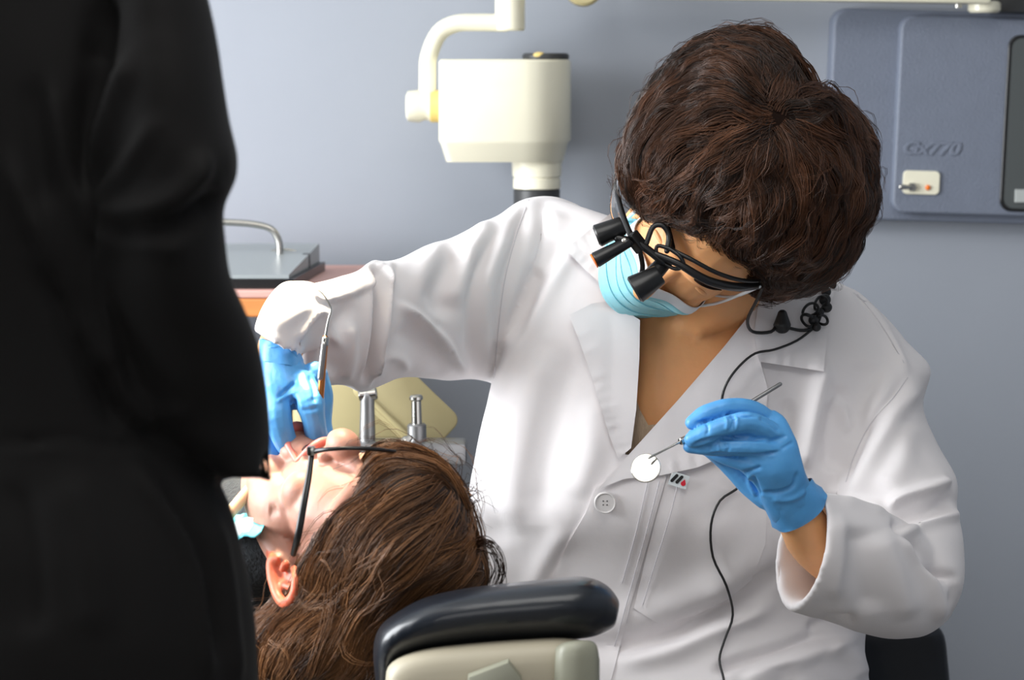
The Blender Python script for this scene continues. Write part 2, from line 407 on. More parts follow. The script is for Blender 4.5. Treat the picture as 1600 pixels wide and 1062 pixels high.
# hair: locks of tapering strands combed over a scalp form along measured sweep lines
def hair_mesh(bvh, V, F, guides, n_lock, n_str, length, nseg=9, rad=0.0006, spread=0.006, lift=(0.002, 0.012), wave=0.004,
              freq=1.6, keep=None, seed=1, droop=0.0, clump=0.75, gs=60.0, noise=.25):
    r = np.random.default_rng(seed)
    F = np.asarray(F); a, b, c = V[F[:, 0]], V[F[:, 1]], V[F[:, 2]]
    ar = np.linalg.norm(np.cross(b-a, c-a), axis=1)
    if keep is not None: ar = ar*keep((a+c)/2)
    ids = r.choice(len(F), n_lock, p=ar/ar.sum()); u, v_ = r.random(n_lock), r.random(n_lock)
    s = a[ids]*(1-u)[:, None]*(1-v_)[:, None]+b[ids]*u[:, None]+c[ids]*v_[:, None]*(1-u)[:, None]
    s = (a[ids]+b[ids]+c[ids]+V[F[ids, 3]])/4 + 0*s
    GA, GD = [], []
    for g in guides:
        g = cr(np.array(g, float), 4)
        for i in range(len(g)-1):
            GA.append((g[i]+g[i+1])/2); d = g[i+1]-g[i]; GD.append(d/np.linalg.norm(d))
    GA, GD = np.array(GA), np.array(GD)
    out = np.zeros((n_lock, nseg+1, 3)); nr = np.zeros_like(out)
    ph = r.random(n_lock)*6.28; ln = length*r.uniform(.6, 1.2, n_lock); rot = r.normal(0, noise, n_lock)
    p = s.copy()
    for k in range(nseg+1):
        for i in range(n_lock):
            h = bvh.find_nearest(Vector(p[i]))
            if h[0] is not None: out[i, k] = h[0]; nr[i, k] = h[1]
        px = project(out[:, k])
        d2 = ((px[:, None]-GA[None])**2).sum(2); wgt = np.exp(-np.sqrt(d2)/(gs*.45))+1e-9/(d2+1)
        dd = (wgt[:, :, None]*GD[None]).sum(1); dd /= np.linalg.norm(dd, axis=1)[:, None]+1e-9
        cs, sn = np.cos(rot), np.sin(rot); dd = np.stack([dd[:, 0]*cs-dd[:, 1]*sn, dd[:, 0]*sn+dd[:, 1]*cs], 1)
        d3 = np.stack([dd[:, 0], np.zeros(n_lock), -dd[:, 1]-droop], 1)
        n = nr[:, k]; d3 = d3-n*(d3*n).sum(1)[:, None]; L = np.linalg.norm(d3, axis=1)[:, None]; d3 /= L+1e-6
        p = out[:, k]+d3*(ln/nseg)[:, None]
    T = np.gradient(out, axis=1); T /= np.linalg.norm(T, axis=2)[:, :, None]+1e-9
    Sd = np.cross(T, nr)
    t = np.linspace(0, 1, nseg+1)
    lf = r.uniform(lift[0], lift[1], n_lock)
    G = out + nr*(lf[:, None]*np.sin(np.minimum(t*1.25, 1)*math.pi*.62)[None])[:, :, None]
    G += Sd*(wave*np.sin(t[None]*6.28*freq+ph[:, None])*np.minimum(t*3, 1)[None])[:, :, None]
    G += nr*(wave*.6*np.sin(t[None]*6.28*freq*1.1+ph[:, None]*1.7)*np.minimum(t*3, 1)[None])[:, :, None]
    o1 = r.normal(0, spread, (n_lock, n_str)); o2 = np.abs(r.normal(0, spread*.45, (n_lock, n_str)))
    cl = 1-clump*t**1.3
    Q = G[:, None] + Sd[:, None]*(o1[:, :, None, None]*cl[None, None, :, None]) + nr[:, None]*(o2[:, :, None, None]*cl[None, None, :, None])
    Q += r.normal(0, 0.0006, Q.shape)*t[None, None, :, None]
    Q = Q.reshape(-1, nseg+1, 3); NR = np.repeat(nr, n_str, 0).reshape(-1, nseg+1, 3); SD = np.repeat(Sd, n_str, 0).reshape(-1, nseg+1, 3)
    ns = len(Q); w_ = rad*np.sqrt(np.clip(1.02-t, 0.02, 1))*1.0
    th = [0, 2.094, 4.189]
    R = np.stack([Q+(math.cos(x)*SD+math.sin(x)*NR)*w_[None, :, None] for x in th], 2)   # ns, seg, 3, 3
    Vh = R.reshape(-1, 3); m = (nseg+1)*3
    f = []
    for k in range(nseg):
        for j in range(3):
            f.append((k*3+j, k*3+(j+1) % 3, (k+1)*3+(j+1) % 3, (k+1)*3+j))
    Fh = (np.arange(ns)[:, None, None]*m+np.array(f)[None]).reshape(-1, 4)
    lockv = r.beta(1.6, 2.2, n_lock); hue = np.clip(np.repeat(lockv, n_str)+r.normal(0, .14, ns), 0, 1)
    return Vh, Fh, np.repeat(hue, m)
def hair_obj(name, H, m, parent):
    o = obj(name, (H[0], H[1]), m, parent); at = o.data.attributes.new('strand', 'FLOAT', 'POINT')
    at.data.foreach_set('value', H[2]); return o

# ------------------------------------------------------------------ the room
WY = 3.6
def wallbox(name, lo, hi, m): 
    lo, hi = np.array(lo, float), np.array(hi, float)
    return obj(name, box((lo+hi)/2, hi-lo), m, smooth=False, kind='structure')
wallbox('floor', (-2.1, -1.6, -0.06), (2.3, WY+.1, 0), M['floor'])
wallbox('ceiling', (-2.1, -1.6, 2.72), (2.3, WY+.1, 2.8), M['white'])
wallbox('wall_back', (-2.1, WY, 0), (2.3, WY+.1, 2.72), M['wall'])
wallbox('wall_right', (2.2, -1.6, 0), (2.3, WY, 2.72), M['wall'])
wallbox('wall_front', (-2.1, -1.7, 0), (2.3, -1.6, 2.72), M['plain'])
V, F = join(box((-2.05, -0.125, 1.36), (.1, 2.95, 2.72)), box((-2.05, 3.275, 1.36), (.1, .65, 2.72)), box((-2.05, 2.15, .35), (.1, 1.6, .70)), box((-2.05, 2.15, 2.515), (.1, 1.6, .41)))
obj('wall_left', (V, F), M['plain'], smooth=False, kind='structure')
V, F = join(box((-2.05, 1.38, 1.5), (.12, .06, 1.62)), box((-2.05, 2.92, 1.5), (.12, .06, 1.62)), box((-2.05, 2.15, .73), (.12, 1.6, .06)), box((-2.05, 2.15, 2.28), (.12, 1.6, .06)), box((-2.05, 2.15, 1.5), (.06, .04, 1.6)))
obj('window_1', (V, F), M['cream'], smooth=False, kind='structure')
obj('baseboard_back', box((.1, WY-.008, .05), (4.2, .016, .1), .003), M['plain'], smooth=False, kind='structure')

# ------------------------------------------------------------------ x-ray control box on the wall
t = thing('xray_control_box', P(1450, 345, WY), 'slate blue wall mounted x-ray control box with embossed lettering, upper right', 'control box')
c = P(1500, 183, WY); s = WY/K
def rot_poly(poly, a): 
    ca, sa = math.cos(a), math.sin(a); return [(x*ca-y*sa, x*sa+y*ca) for x, y in poly]
TL = -0.028
obj('back_plate', prism(rot_poly(rrect(420*s, 322*s, 22*s), TL), c+[0, 0, 0], (1, 0, 0), (0, 0, 1), (0, -1, 0), .045, .006), M['panel'], t, smooth=False)
c2 = P(1560, 183, WY-.045)
cv = obj('cover', prism(rot_poly(rrect(320*s, 300*s, 20*s), TL), c2, (1, 0, 0), (0, 0, 1), (0, -1, 0), .022, .005), M['panel'], t, smooth=False)
c3 = P(1655, 195, WY-.067)
bz = obj('display_bezel', prism(rot_poly(rrect(170*s, 268*s, 18*s), TL), c3, (1, 0, 0), (0, 0, 1), (0, -1, 0), .004, .002), M['black_plastic'], t, smooth=False)
obj('display_window', prism(rot_poly(rrect(160*s, 258*s, 15*s), TL), c3+[0.001, -.004, 0], (1, 0, 0), (0, 0, 1), (0, -1, 0), .001), M['screen'], bz, smooth=False)
obj('key', box(P(1597, 306, WY-.074), (22*s, .004, 20*s), .001), M['grey_plastic'], bz, smooth=False)
sp = obj('switch_plate', prism(rot_poly(rrect(56*s, 36*s, 7*s), TL), P(1439, 285, WY-.067), (1, 0, 0), (0, 0, 1), (0, -1, 0), .004, .001), M['cream'], t, smooth=False, label='cream switch plate')
q = P(1424, 292, WY-.071)
obj('switch_nut', cyl(q, q+[0, -.006, 0], .0075, n=6), M['steel'], sp, smooth=False)
obj('toggle', tube([q+[0, -.004, 0], q+[-.02, -.018, .001]], [.0035, .0045], sub=2), M['steel'], sp)
q = P(1450, 293, WY-.071); obj('indicator_lamp', ell(q, (.0045, .004, .0045)), M['orange'], sp, label='orange indicator lamp')
fc = bpy.data.curves.new('lettering', 'FONT'); fc.body = 'Gx770'; fc.size = .040; fc.extrude = .0012; fc.bevel_depth = .0011; fc.shear = .25; fc.space_character = .98; fc.offset = .0006
fo = bpy.data.objects.new('ft', fc); COL.objects.link(fo)
dg = bpy.context.evaluated_depsgraph_get(); em = fo.evaluated_get(dg).to_mesh()
V = np.array([v.co[:] for v in em.vertices]); F = [tuple(p.vertices) for p in em.polygons]
fo.evaluated_get(dg).to_mesh_clear(); bpy.data.objects.remove(fo)
q = P(1409, 240, WY-.0665); V = V*[.86, .72, 1]
V3 = np.stack([V[:, 0]*math.cos(TL*.8), -V[:, 2], V[:, 1]+V[:, 0]*math.sin(TL*.8)], 1)+q
obj('embossed_lettering', (V3, F), M['panel'], t, smooth=False)

# ------------------------------------------------------------------ x-ray arm and tube head
t = thing('xray_tube_head', P(790, 320, 3.44), 'cream dental x-ray tube head hanging from curved yoke on wall arm', 'x-ray machine')
D = 3.44; s = D/K
def plan(x0, x1, yl, y0, y1, rr, z):      # D-shaped horizontal section, right side round
    a, b = P(x0, yl, D)[0], P(x1, yl, D)[0]; r = (b-a)*rr; z = P(700, yl, D)[2]
    pts = [(a+.012, y0)] + [(a+.004, y0+.004), (a, y0+.014), (a, y1-.02), (a+.02, y1)]
    cx = b-r; cy = (y0+y1)/2; ry = (y1-y0)/2
    for k in range(13):
        an = math.radians(90-180*k/12); pts.append((cx+r*math.cos(an), cy+ry*math.sin(an)))
    return np.array([(x, y, z) for x, y in pts])
y0, y1 = D-.055, D+.10
R = [plan(690, 890, 93, y0+.004, y1-.004, .36, 0), plan(687, 893, 97, y0, y1, .36, 0), plan(687, 893, 218, y0, y1, .36, 0), plan(690, 888, 224, y0+.003, y1-.003, .36, 0), plan(698, 881, 252, y0+.022, y1-.02, .36, 0)]
obj('housing', rings(np.array(R)), M['cream'], t)
cx = P(853, 90, D); cyc = (y0+y1)/2
cp = obj('top_cap', cyl((cx[0], cyc, cx[2]-.004), (cx[0], cyc, cx[2]+.007), .037, bev=.003), M['dark_grey'], t, label='dark round cap')
obj('cap_screw', ell((P(843, 86, D)[0], cyc-.03, cx[2]+.004), (.01, .006, .005)), M['grommet'], cp)
nx = P(839, 250, D)[0]; z = lambda y: P(800, y, D)[2]
ck = obj('collar', rings(np.array([[(nx+r*math.cos(a), cyc+r*math.sin(a), zz) for a in np.linspace(0, 2*math.pi, 28, endpoint=False)] for zz, r in ((z(244), .043), (z(256), .040), (z(276), .039), (z(277), .0365), (z(279), .0365), (z(280), .038), (z(295), .038), (z(296), .035))])), M['cream'], t)
obj('aiming_cone', cyl((nx, cyc, z(296)), (nx, cyc, z(420)), .037, .037, bev=.002), M['dark_grey'], t, label='dark grey aiming cone')
kb = P(660, 166, D); ky = cyc-.02
obj('pivot_knob', rings(np.array([[(xx, ky+r*math.cos(a), kb[2]+r*math.sin(a)) for a in np.linspace(0, 2*math.pi, 24, endpoint=False)] for xx, r in ((kb[0]-.026, .017), (kb[0]-.023, .024), (kb[0]-.006, .026), (kb[0]+.004, .022), (kb[0]+.012, .024))])), M['cream'], t)
obj('pivot_ring', cyl((kb[0]+.011, ky, kb[2]), (kb[0]+.03, ky, kb[2]), .0255, bev=.003), M['grommet'], t, label='yellowed pivot ring')
yk = [P(x, y, D) for x, y in ((668, 150), (668, 120), (670, 88), (686, 52), (712, 37), (745, 35), (790, 36))]
for p in yk: p[1] = ky
obj('yoke', tube(yk, .0138, n=20), M['cream'], t)
sx = P(797, 0, D); sx[1] = ky
obj('stem', cyl((sx[0], ky, z(48)), (sx[0], ky, z(-150)), .0235, bev=.003), M['cream'], t)
j0 = np.array([sx[0], ky, z(-160)]); j1 = P(912, -21, 3.46); j2 = P(1540, -9, 3.50)
obj('scissor_arm', tube([j0, j1+[0, -.03, 0]], .022, n=16), M['cream'], t)
obj('arm_joint', cyl(j1+[0, -.05, 0], j1+[0, .03, 0], .031, bev=.004), M['cream2'], t)
R_ = box((0, 0, 0), (1, 1, 1)); 
dv = j2-j1; L = np.linalg.norm(dv); a = math.atan2(dv[2], dv[0])
Ry = np.array([[math.cos(a), 0, -math.sin(a)], [0, 1, 0], [math.sin(a), 0, math.cos(a)]])
obj('wall_arm', box((j1+j2)/2, (L, .05, .034), .006, Ry), M['cream'], t)
q = P(1538, 14, 3.50); obj('arm_foot', cyl(q+[0, 0, -.006], q+[0, 0, .012], .026, bev=.004), M['cream'], t)
obj('wall_bracket', join(box(P(1585, -2, 3.53)+[0, .02, 0], (.07, .10, .045), .004)), M['dark_grey'], t, label='dark wall bracket')
q = P(1497, 12, 3.5); obj('bracket_screw', cyl(q, q+[0, 0, .012], .006), M['steel'], t)

# ------------------------------------------------------------------ side counter with grey case, back left
zc = P(450, 437, 3.3)[2]; xr = P(540, 452, 3.3)[0]
t = thing('side_counter', (xr-.4, 3.3, 0), 'wood edged side counter with pink top behind the black clad person', 'counter')
obj('countertop', box((xr-.40, 3.35, zc-.006), (.86, .42, .012), .003), M['pink'], t, smooth=False, label='pink laminate top')
obj('front_rail', box((P(432, 465, 3.14)[0]-.36, 3.15, zc-.026), (.72, .02, .027), .003), M['wood'], t, smooth=False, label='orange wood rail')
for dx in (-.05, -.75):
    obj('leg', cyl((xr+dx, 3.2, 0), (xr+dx, 3.2, zc-.01), .013), M['dull_steel'], t)
    obj('leg', cyl((xr+dx, 3.5, 0), (xr+dx, 3.5, zc-.01), .013), M['dull_steel'], t)
obj('cabinet_body', box((xr-.45, 3.38, .45), (.66, .34, .88), .005), M['dark_grey'], t, smooth=False)
zt = zc
t = thing('grey_case', (P(410, 440, 3.25)[0], 3.28, zt), 'flat grey instrument case with curved metal handle on the counter', 'case')
c = P(405, 436, 3.2); cx0 = P(340, 430, 3.2)[0]-.12; cx1 = P(455, 430, 3.2)[0]
def wedge(xa, xb, ya, yb, z0, z1, zb):
    V = [(xa, ya, z0), (xb, ya, z0), (xb+.02, yb, z0), (xa, yb, z0), (xa, ya, z1), (xb, ya, z1), (xb+.02, yb, zb), (xa, yb, zb)]
    return V, [(3, 2, 1, 0), (4, 5, 6, 7), (0, 1, 5, 4), (1, 2, 6, 5), (2, 3, 7, 6), (3, 0, 4, 7)]
obj('case_base', wedge(cx0, cx1+.008, 3.16, 3.46, zt, zt+.014, zt+.014), M['black_plastic'], t, smooth=False)
obj('case_lid', wedge(cx0, cx1, 3.165, 3.45, zt+.0145, zt+.020, zt+.044), M['tray'], t, smooth=False, label='sloping grey lid')
obj('handle', tube([P(x, y, 3.35) for x, y in ((437, 405), (436, 378), (424, 358), (395, 350), (352, 347), (300, 345), (290, 360), (288, 400))], .0055), M['steel'], t, label='curved bright metal handle')
obj('wire_loop', tube([P(x, y, 3.38) for x, y in ((418, 402), (425, 392), (450, 390), (470, 396), (482, 408))], .002), M['steel'], t)
obj('latch', box(P(479, 408, 3.36), (.012, .03, .026), .002), M['black_plastic'], t, smooth=False)

# ------------------------------------------------------------------ delivery unit behind the patient
D = 2.95
t = thing('delivery_unit', (P(600, 700, D)[0], D, 0), 'cream dental delivery unit with tilted lid between patient and dentist', 'dental unit')
zb = P(600, 760, D)[2]; xa, xb = P(455, 700, D)[0], P(640, 700, D)[0]
obj('cabinet', box(((xa+xb)/2, D+.12, P(600, 590, D)[2]-.16), (xb-xa, .22, .32), .015), M['cream2'], t)
un = np.array([-.25, -.85, .46]); un /= np.linalg.norm(un)
q = [P(x, y, D-.06) for x, y in ((596, 575), (640, 590), (697, 672), (680, 690), (640, 700), (560, 640))]
ux = q[2]-q[0]; ux /= np.linalg.norm(ux); nn = np.array([.1, -.9, .35]); nn -= ux*nn.dot(ux); nn /= np.linalg.norm(nn); uy = np.cross(nn, ux)
Lp = np.linalg.norm(q[2]-q[0]); mid = P(632, 632, D-.07)
obj('tilted_lid', prism(rrect(Lp*1.15, .075, .015), mid, ux, uy, nn, .016, .004), M['cream2'], t)
obj('lid_rim', tube([mid-ux*Lp*.52-uy*.03+nn*.016, mid+ux*Lp*.52-uy*.03+nn*.016], .004, sub=2), M['cream2'], t)
obj('instrument_rail', box(P(610, 705, D-.16), (.20, .05, .03), .006), M['dull_steel'], t)
obj('unit_column', cyl((P(600, 700, D)[0], D+.05, 0), (P(600, 700, D)[0], D+.05, P(600, 720, D)[2]), .06, bev=.005), M['cream2'], t)
obj('unit_base', cyl((P(600, 700, D)[0], D+.05, 0), (P(600, 700, D)[0], D+.05, .05), .12, bev=.01), M['cream2'], t)
def handpiece(label, x, yt, yb, kind):
    d = D-.16; a, b = P(x, yb, d), P(x+(-2 if kind else 0), yt, d)
    h = thing('dental_handpiece', a, label, 'handpiece', 'handpieces in the delivery unit')
    if kind == 0:
        obj('body', tube([a, a+(b-a)*.35, a+(b-a)*.75, b], [.009, .0105, .0095, .0095], n=16), M['dull_steel'], h)
        obj('head', cyl(b-[.011, 0, 0], b+[.013, 0, .003], .0085, bev=.002), M['steel'], h)
    else:
        obj('body', cyl(a, a+(b-a)*.5, .0125, bev=.002), M['dull_steel'], h)
        obj('spindle', cyl(a+(b-a)*.5, a+(b-a)*.92, .007, .0065), M['steel'], h)
        obj('collet', cyl(a+(b-a)*.9, b, .009, bev=.002), M['steel'], h)
handpiece('silver handpiece standing upright beside the patient\'s nose', 574, 618, 712, 0)
handpiece('silver handpiece with thin stepped tip, right of the other one', 652, 617, 706, 1)
t = thing('air_syringe', P(632, 706, D-.2), 'small pale syringe nozzle beside the stepped handpiece', 'syringe')
obj('nozzle', tube([P(628, 706, D-.2), P(634, 690, D-.2), P(640, 684, D-.2)], [.009, .008, .004]), M['steel'], t)

# ------------------------------------------------------------------ stool
t = thing('dentist_stool', (P(1180, 900, 2.8)[0], 2.85, 0), 'dentist\'s black stool with backrest behind the white coat', 'stool')
sx = P(1230, 900, 2.86)[0]
obj('seat', cyl((sx, 2.72, .35), (sx, 2.72, .425), .21, bev=.03), M['vinyl'], t)
obj('backrest', loft([(1240, 955, 1440, 962, 2.93, .01), (1200, 985, 1472, 985, 2.93, .025), (1180, 1030, 1481, 1030, 2.94, .03), (1180, 1120, 1486, 1120, 2.95, .03), (1190, 1220, 1475, 1220, 2.95, .025), (1230, 1262, 1440, 1262, 2.95, .01)], pw=.7), M['vinyl'], t)
obj('back_stem', tube([(sx+.0, 2.85, .38), (sx+.03, 3.0, .40), (sx+.05, 3.0, .66), (P(1330, 1100, 2.98)[0], 2.975, .75)], .012), M['dull_steel'], t)
obj('gas_column', cyl((sx, 2.72, .06), (sx, 2.72, .36), .028), M['dull_steel'], t)
for k in range(5):
    a = k*1.2566+.3; e = np.array([sx+.24*math.cos(a), 2.72+.24*math.sin(a), .055])
    l_ = obj('foot', tube([(sx, 2.72, .085), e+[0, 0, .015]], [.02, .013], sub=2), M['dark_grey'], t)
    obj('caster', cyl(e+[-.012, 0, -.03], e+[.012, 0, -.03], .025), M['black_rubber'], l_)

# ------------------------------------------------------------------ heads
def basis(f, l):
    f, l = np.array(f, float), np.array(l, float); l /= np.linalg.norm(l); f -= l*f.dot(l); f /= np.linalg.norm(f)
    return np.stack([l, f, np.cross(f, l)], 1)       # columns: left, forward, up
def head(B, o, sc=1.0, mouth_open=0.0, vox=.0021):
    T = lambda v: (np.asarray(v, float)*sc) @ B.T + o
    E = lambda c, r, **k: (T(ell(c, r, **k)[0]), ell(c, r, **k)[1])
    Tb = lambda p, r: (lambda q: (T(q[0]), q[1]))(tube(np.array(p, float), r))
    mo = mouth_open
    L = [E((0, -.008, .045), (.074, .094, .082)), E((0, .045, .0), (.061, .052, .075)), E((0, .05, -.045), (.048, .042, .05)),
         E((0, .062, -.095-mo), (.025, .026, .02)), E((0, .035, -.07-mo*.5), (.046, .045, .03)),
         E((.036, .064, -.028), (.024, .023, .022)), E((-.036, .064, -.028), (.024, .023, .022)),
         Tb([(-.045, .068, .036), (-.02, .087, .036), (0, .088, .034), (.02, .087, .036), (.045, .068, .036)], [.009, .011, .010, .011, .009]),
         Tb([(0, .088, .026), (0, .098, .005), (0, .109, -.016), (0, .113, -.024)], [.0085, .008, .0105, .0115]),
         Tb([(-.013, .098, -.027), (0, .1, -.029), (.013, .098, -.027)], [.0085, .008, .0085]),
         E((0, .083, -.062-mo*.5), (.027, .014, .022)),
         Tb([(-.02, .088, -.053), (0, .096, -.051), (.02, .088, -.053)], [.004, .006, .004]),
         Tb([(-.019, .086, -.063-mo), (0, .093, -.065-mo), (.019, .086, -.063-mo)], [.004, .0065, .004])]
    for sg in (-1, 1):
        L.append(Tb([(sg*.058, -.005, -.02), (sg*.053, .012, -.058), (sg*.04, .04, -.085-mo*.6), (sg*.012, .068, -.096-mo)], [.018, .018, .017, .017]))
        L.append(E((sg*.031, .066, .012), (.016, .014, .013)))
        x = sg*.074
        Tb0 = Tb; Tb = (lambda f_: (lambda p, r: f_([(a_, -.004+(b_+.004)*.84, c_*.9) for a_, b_, c_ in p], r)))(Tb0)
        L += [Tb([(x, .008, .012), (x+sg*.008, .004, .028), (x+sg*.014, -.012, .034), (x+sg*.017, -.026, .024), (x+sg*.014, -.027, .004), (x+sg*.007, -.014, -.018), (x, .0, -.028), (x-sg*.001, .006, -.02)], [.004, .005, .0056, .006, .0056, .0062, .0072, .0045]),
              Tb([(x, .006, -.004), (x+sg*.004, .001, -.004)], [.005, .004]),
              Tb([(x-sg*.004, -.01, .022), (x+sg*.004, -.016, .012), (x+sg*.002, -.017, -.006), (x-sg*.004, -.006, -.016)], [.004, .004, .004, .004]),
              E((x-sg*.006, -.012, .004), (.007, .012, .019))]
        Tb = Tb0
    return L, T
def head_finish(V, F, T, sc=1.0):
    # eye slits, mouth line: pushed in along the local forward axis
    return V, F

# ------------------------------------------------------------------ the dentist
dent = thing('person', (P(1100, 900, 2.65)[0], 2.65, 0), 'dentist in white coat and blue gloves bending over the reclined patient', 'person')
HB = basis((-.64, -.66, -.40), (.62, .05, -.78)); HO = P(1106, 358, 2.47)
hl, HT = head(HB, HO, 1.0)
Vh, Fh, Nh = remesh(hl, .0022, 5)

# coat: trunk and upper arms, sleeves with open cuffs
trunk = loft([(905, 326, 1262, 420, 2.68, .05), (838, 312, 1345, 462, 2.66, .085), (806, 380, 1412, 530, 2.64, .115, .12), (792, 470, 1436, 590, 2.62, .13),
              (772, 585, 1420, 690, 2.61, .145), (747, 690, 1400, 780, 2.60, .15), (733, 780, 1385, 860, 2.60, .145), (745, 860, 1370, 930, 2.62, .135),
              (770, 940, 1352, 985, 2.63, .13), (800, 1020, 1353, 1035, 2.62, .14), (800, 1120, 1370, 1110, 2.60, .16), (790, 1230, 1390, 1220, 2.6, .17), (800, 1330, 1385, 1320, 2.6, .16)], n=56, sub=6, pw=.86)
sleeveR = loft([(905, 322, 900, 560, 2.66, .05), (862, 308, 840, 600, 2.66, .085), (820, 312, 775, 597, 2.64, .095), (775, 338, 735, 592, 2.61, .09), (705, 371, 690, 593, 2.57, .082), (660, 385, 650, 589, 2.54, .078),
                (628, 402, 622, 590, 2.51, .075), (603, 408, 600, 600, 2.49, .072), (583, 406, 566, 614, 2.47, .07), (560, 421, 545, 606, 2.44, .066), (520, 436, 520, 590, 2.41, .06), (490, 450, 505, 560, 2.40, .045)], n=44, sub=5)
flap = loft([(560, 424, 548, 607, 2.45, .062), (535, 432, 528, 604, 2.42, .062), (505, 438, 508, 604, 2.39, .058), (482, 445, 488, 600, 2.37, .052), (468, 460, 470, 590, 2.36, .045), (458, 480, 460, 575, 2.36, .02)], n=36, sub=4)
cuffR = loft([(520, 470, 545, 560, 2.40, .035), (500, 448, 520, 540, 2.36, .058), (475, 438, 500, 545, 2.32, .062), (440, 441, 480, 553, 2.28, .063), (414, 470, 470, 558, 2.25, .060), (398, 508, 467, 566, 2.235, .055), (398, 520, 466, 556, 2.232, .052),
              (403, 518, 462, 550, 2.236, .046), (415, 490, 470, 540, 2.25, .045), (440, 470, 480, 530, 2.27, .030)], n=36, sub=3)
sleeveL = loft([(1330, 455, 1400, 520, 2.66, .04), (1330, 500, 1432, 548, 2.65, .08), (1320, 570, 1456, 578, 2.63, .10), (1305, 640, 1441, 632, 2.60, .105), (1295, 700, 1464, 690, 2.57, .10), (1300, 752, 1494, 748, 2.53, .095),
                (1320, 800, 1497, 795, 2.50, .09), (1350, 850, 1503, 850, 2.46, .085), (1365, 905, 1508, 905, 2.43, .075), (1385, 950, 1494, 948, 2.42, .06), (1400, 985, 1465, 980, 2.42, .03)], n=44, sub=5)
cuffL = loft([(1478, 860, 1500, 925, 2.44, .03, .03, 0), (1455, 838, 1480, 970, 2.42, .06, .06, 0), (1420, 815, 1436, 996, 2.39, .072, .072, 5), (1385, 799, 1370, 994, 2.36, .075, .075, 12), (1340, 783, 1315, 977, 2.33, .072, .072, 24), (1292, 770, 1262, 962, 2.30, .068, .068, 34), (1272, 763, 1240, 955, 2.285, .066, .066, 38), (1266, 766, 1235, 949, 2.282, .061, .061, 38),
              (1270, 778, 1244, 940, 2.285, .055, .055, 36), (1290, 788, 1265, 938, 2.30, .054, .054, 30), (1325, 815, 1305, 940, 2.33, .048, .048, 20), (1375, 850, 1360, 930, 2.37, .035, .035, 8)], n=40, sub=4)
Vc, Fc, Nc = remesh([trunk, sleeveR, flap, cuffR, sleeveL, cuffL], .0033, 5)
Vc0, Fc0 = Vc.copy(), Fc
bv_smooth = bvh_of(Vc, Fc)
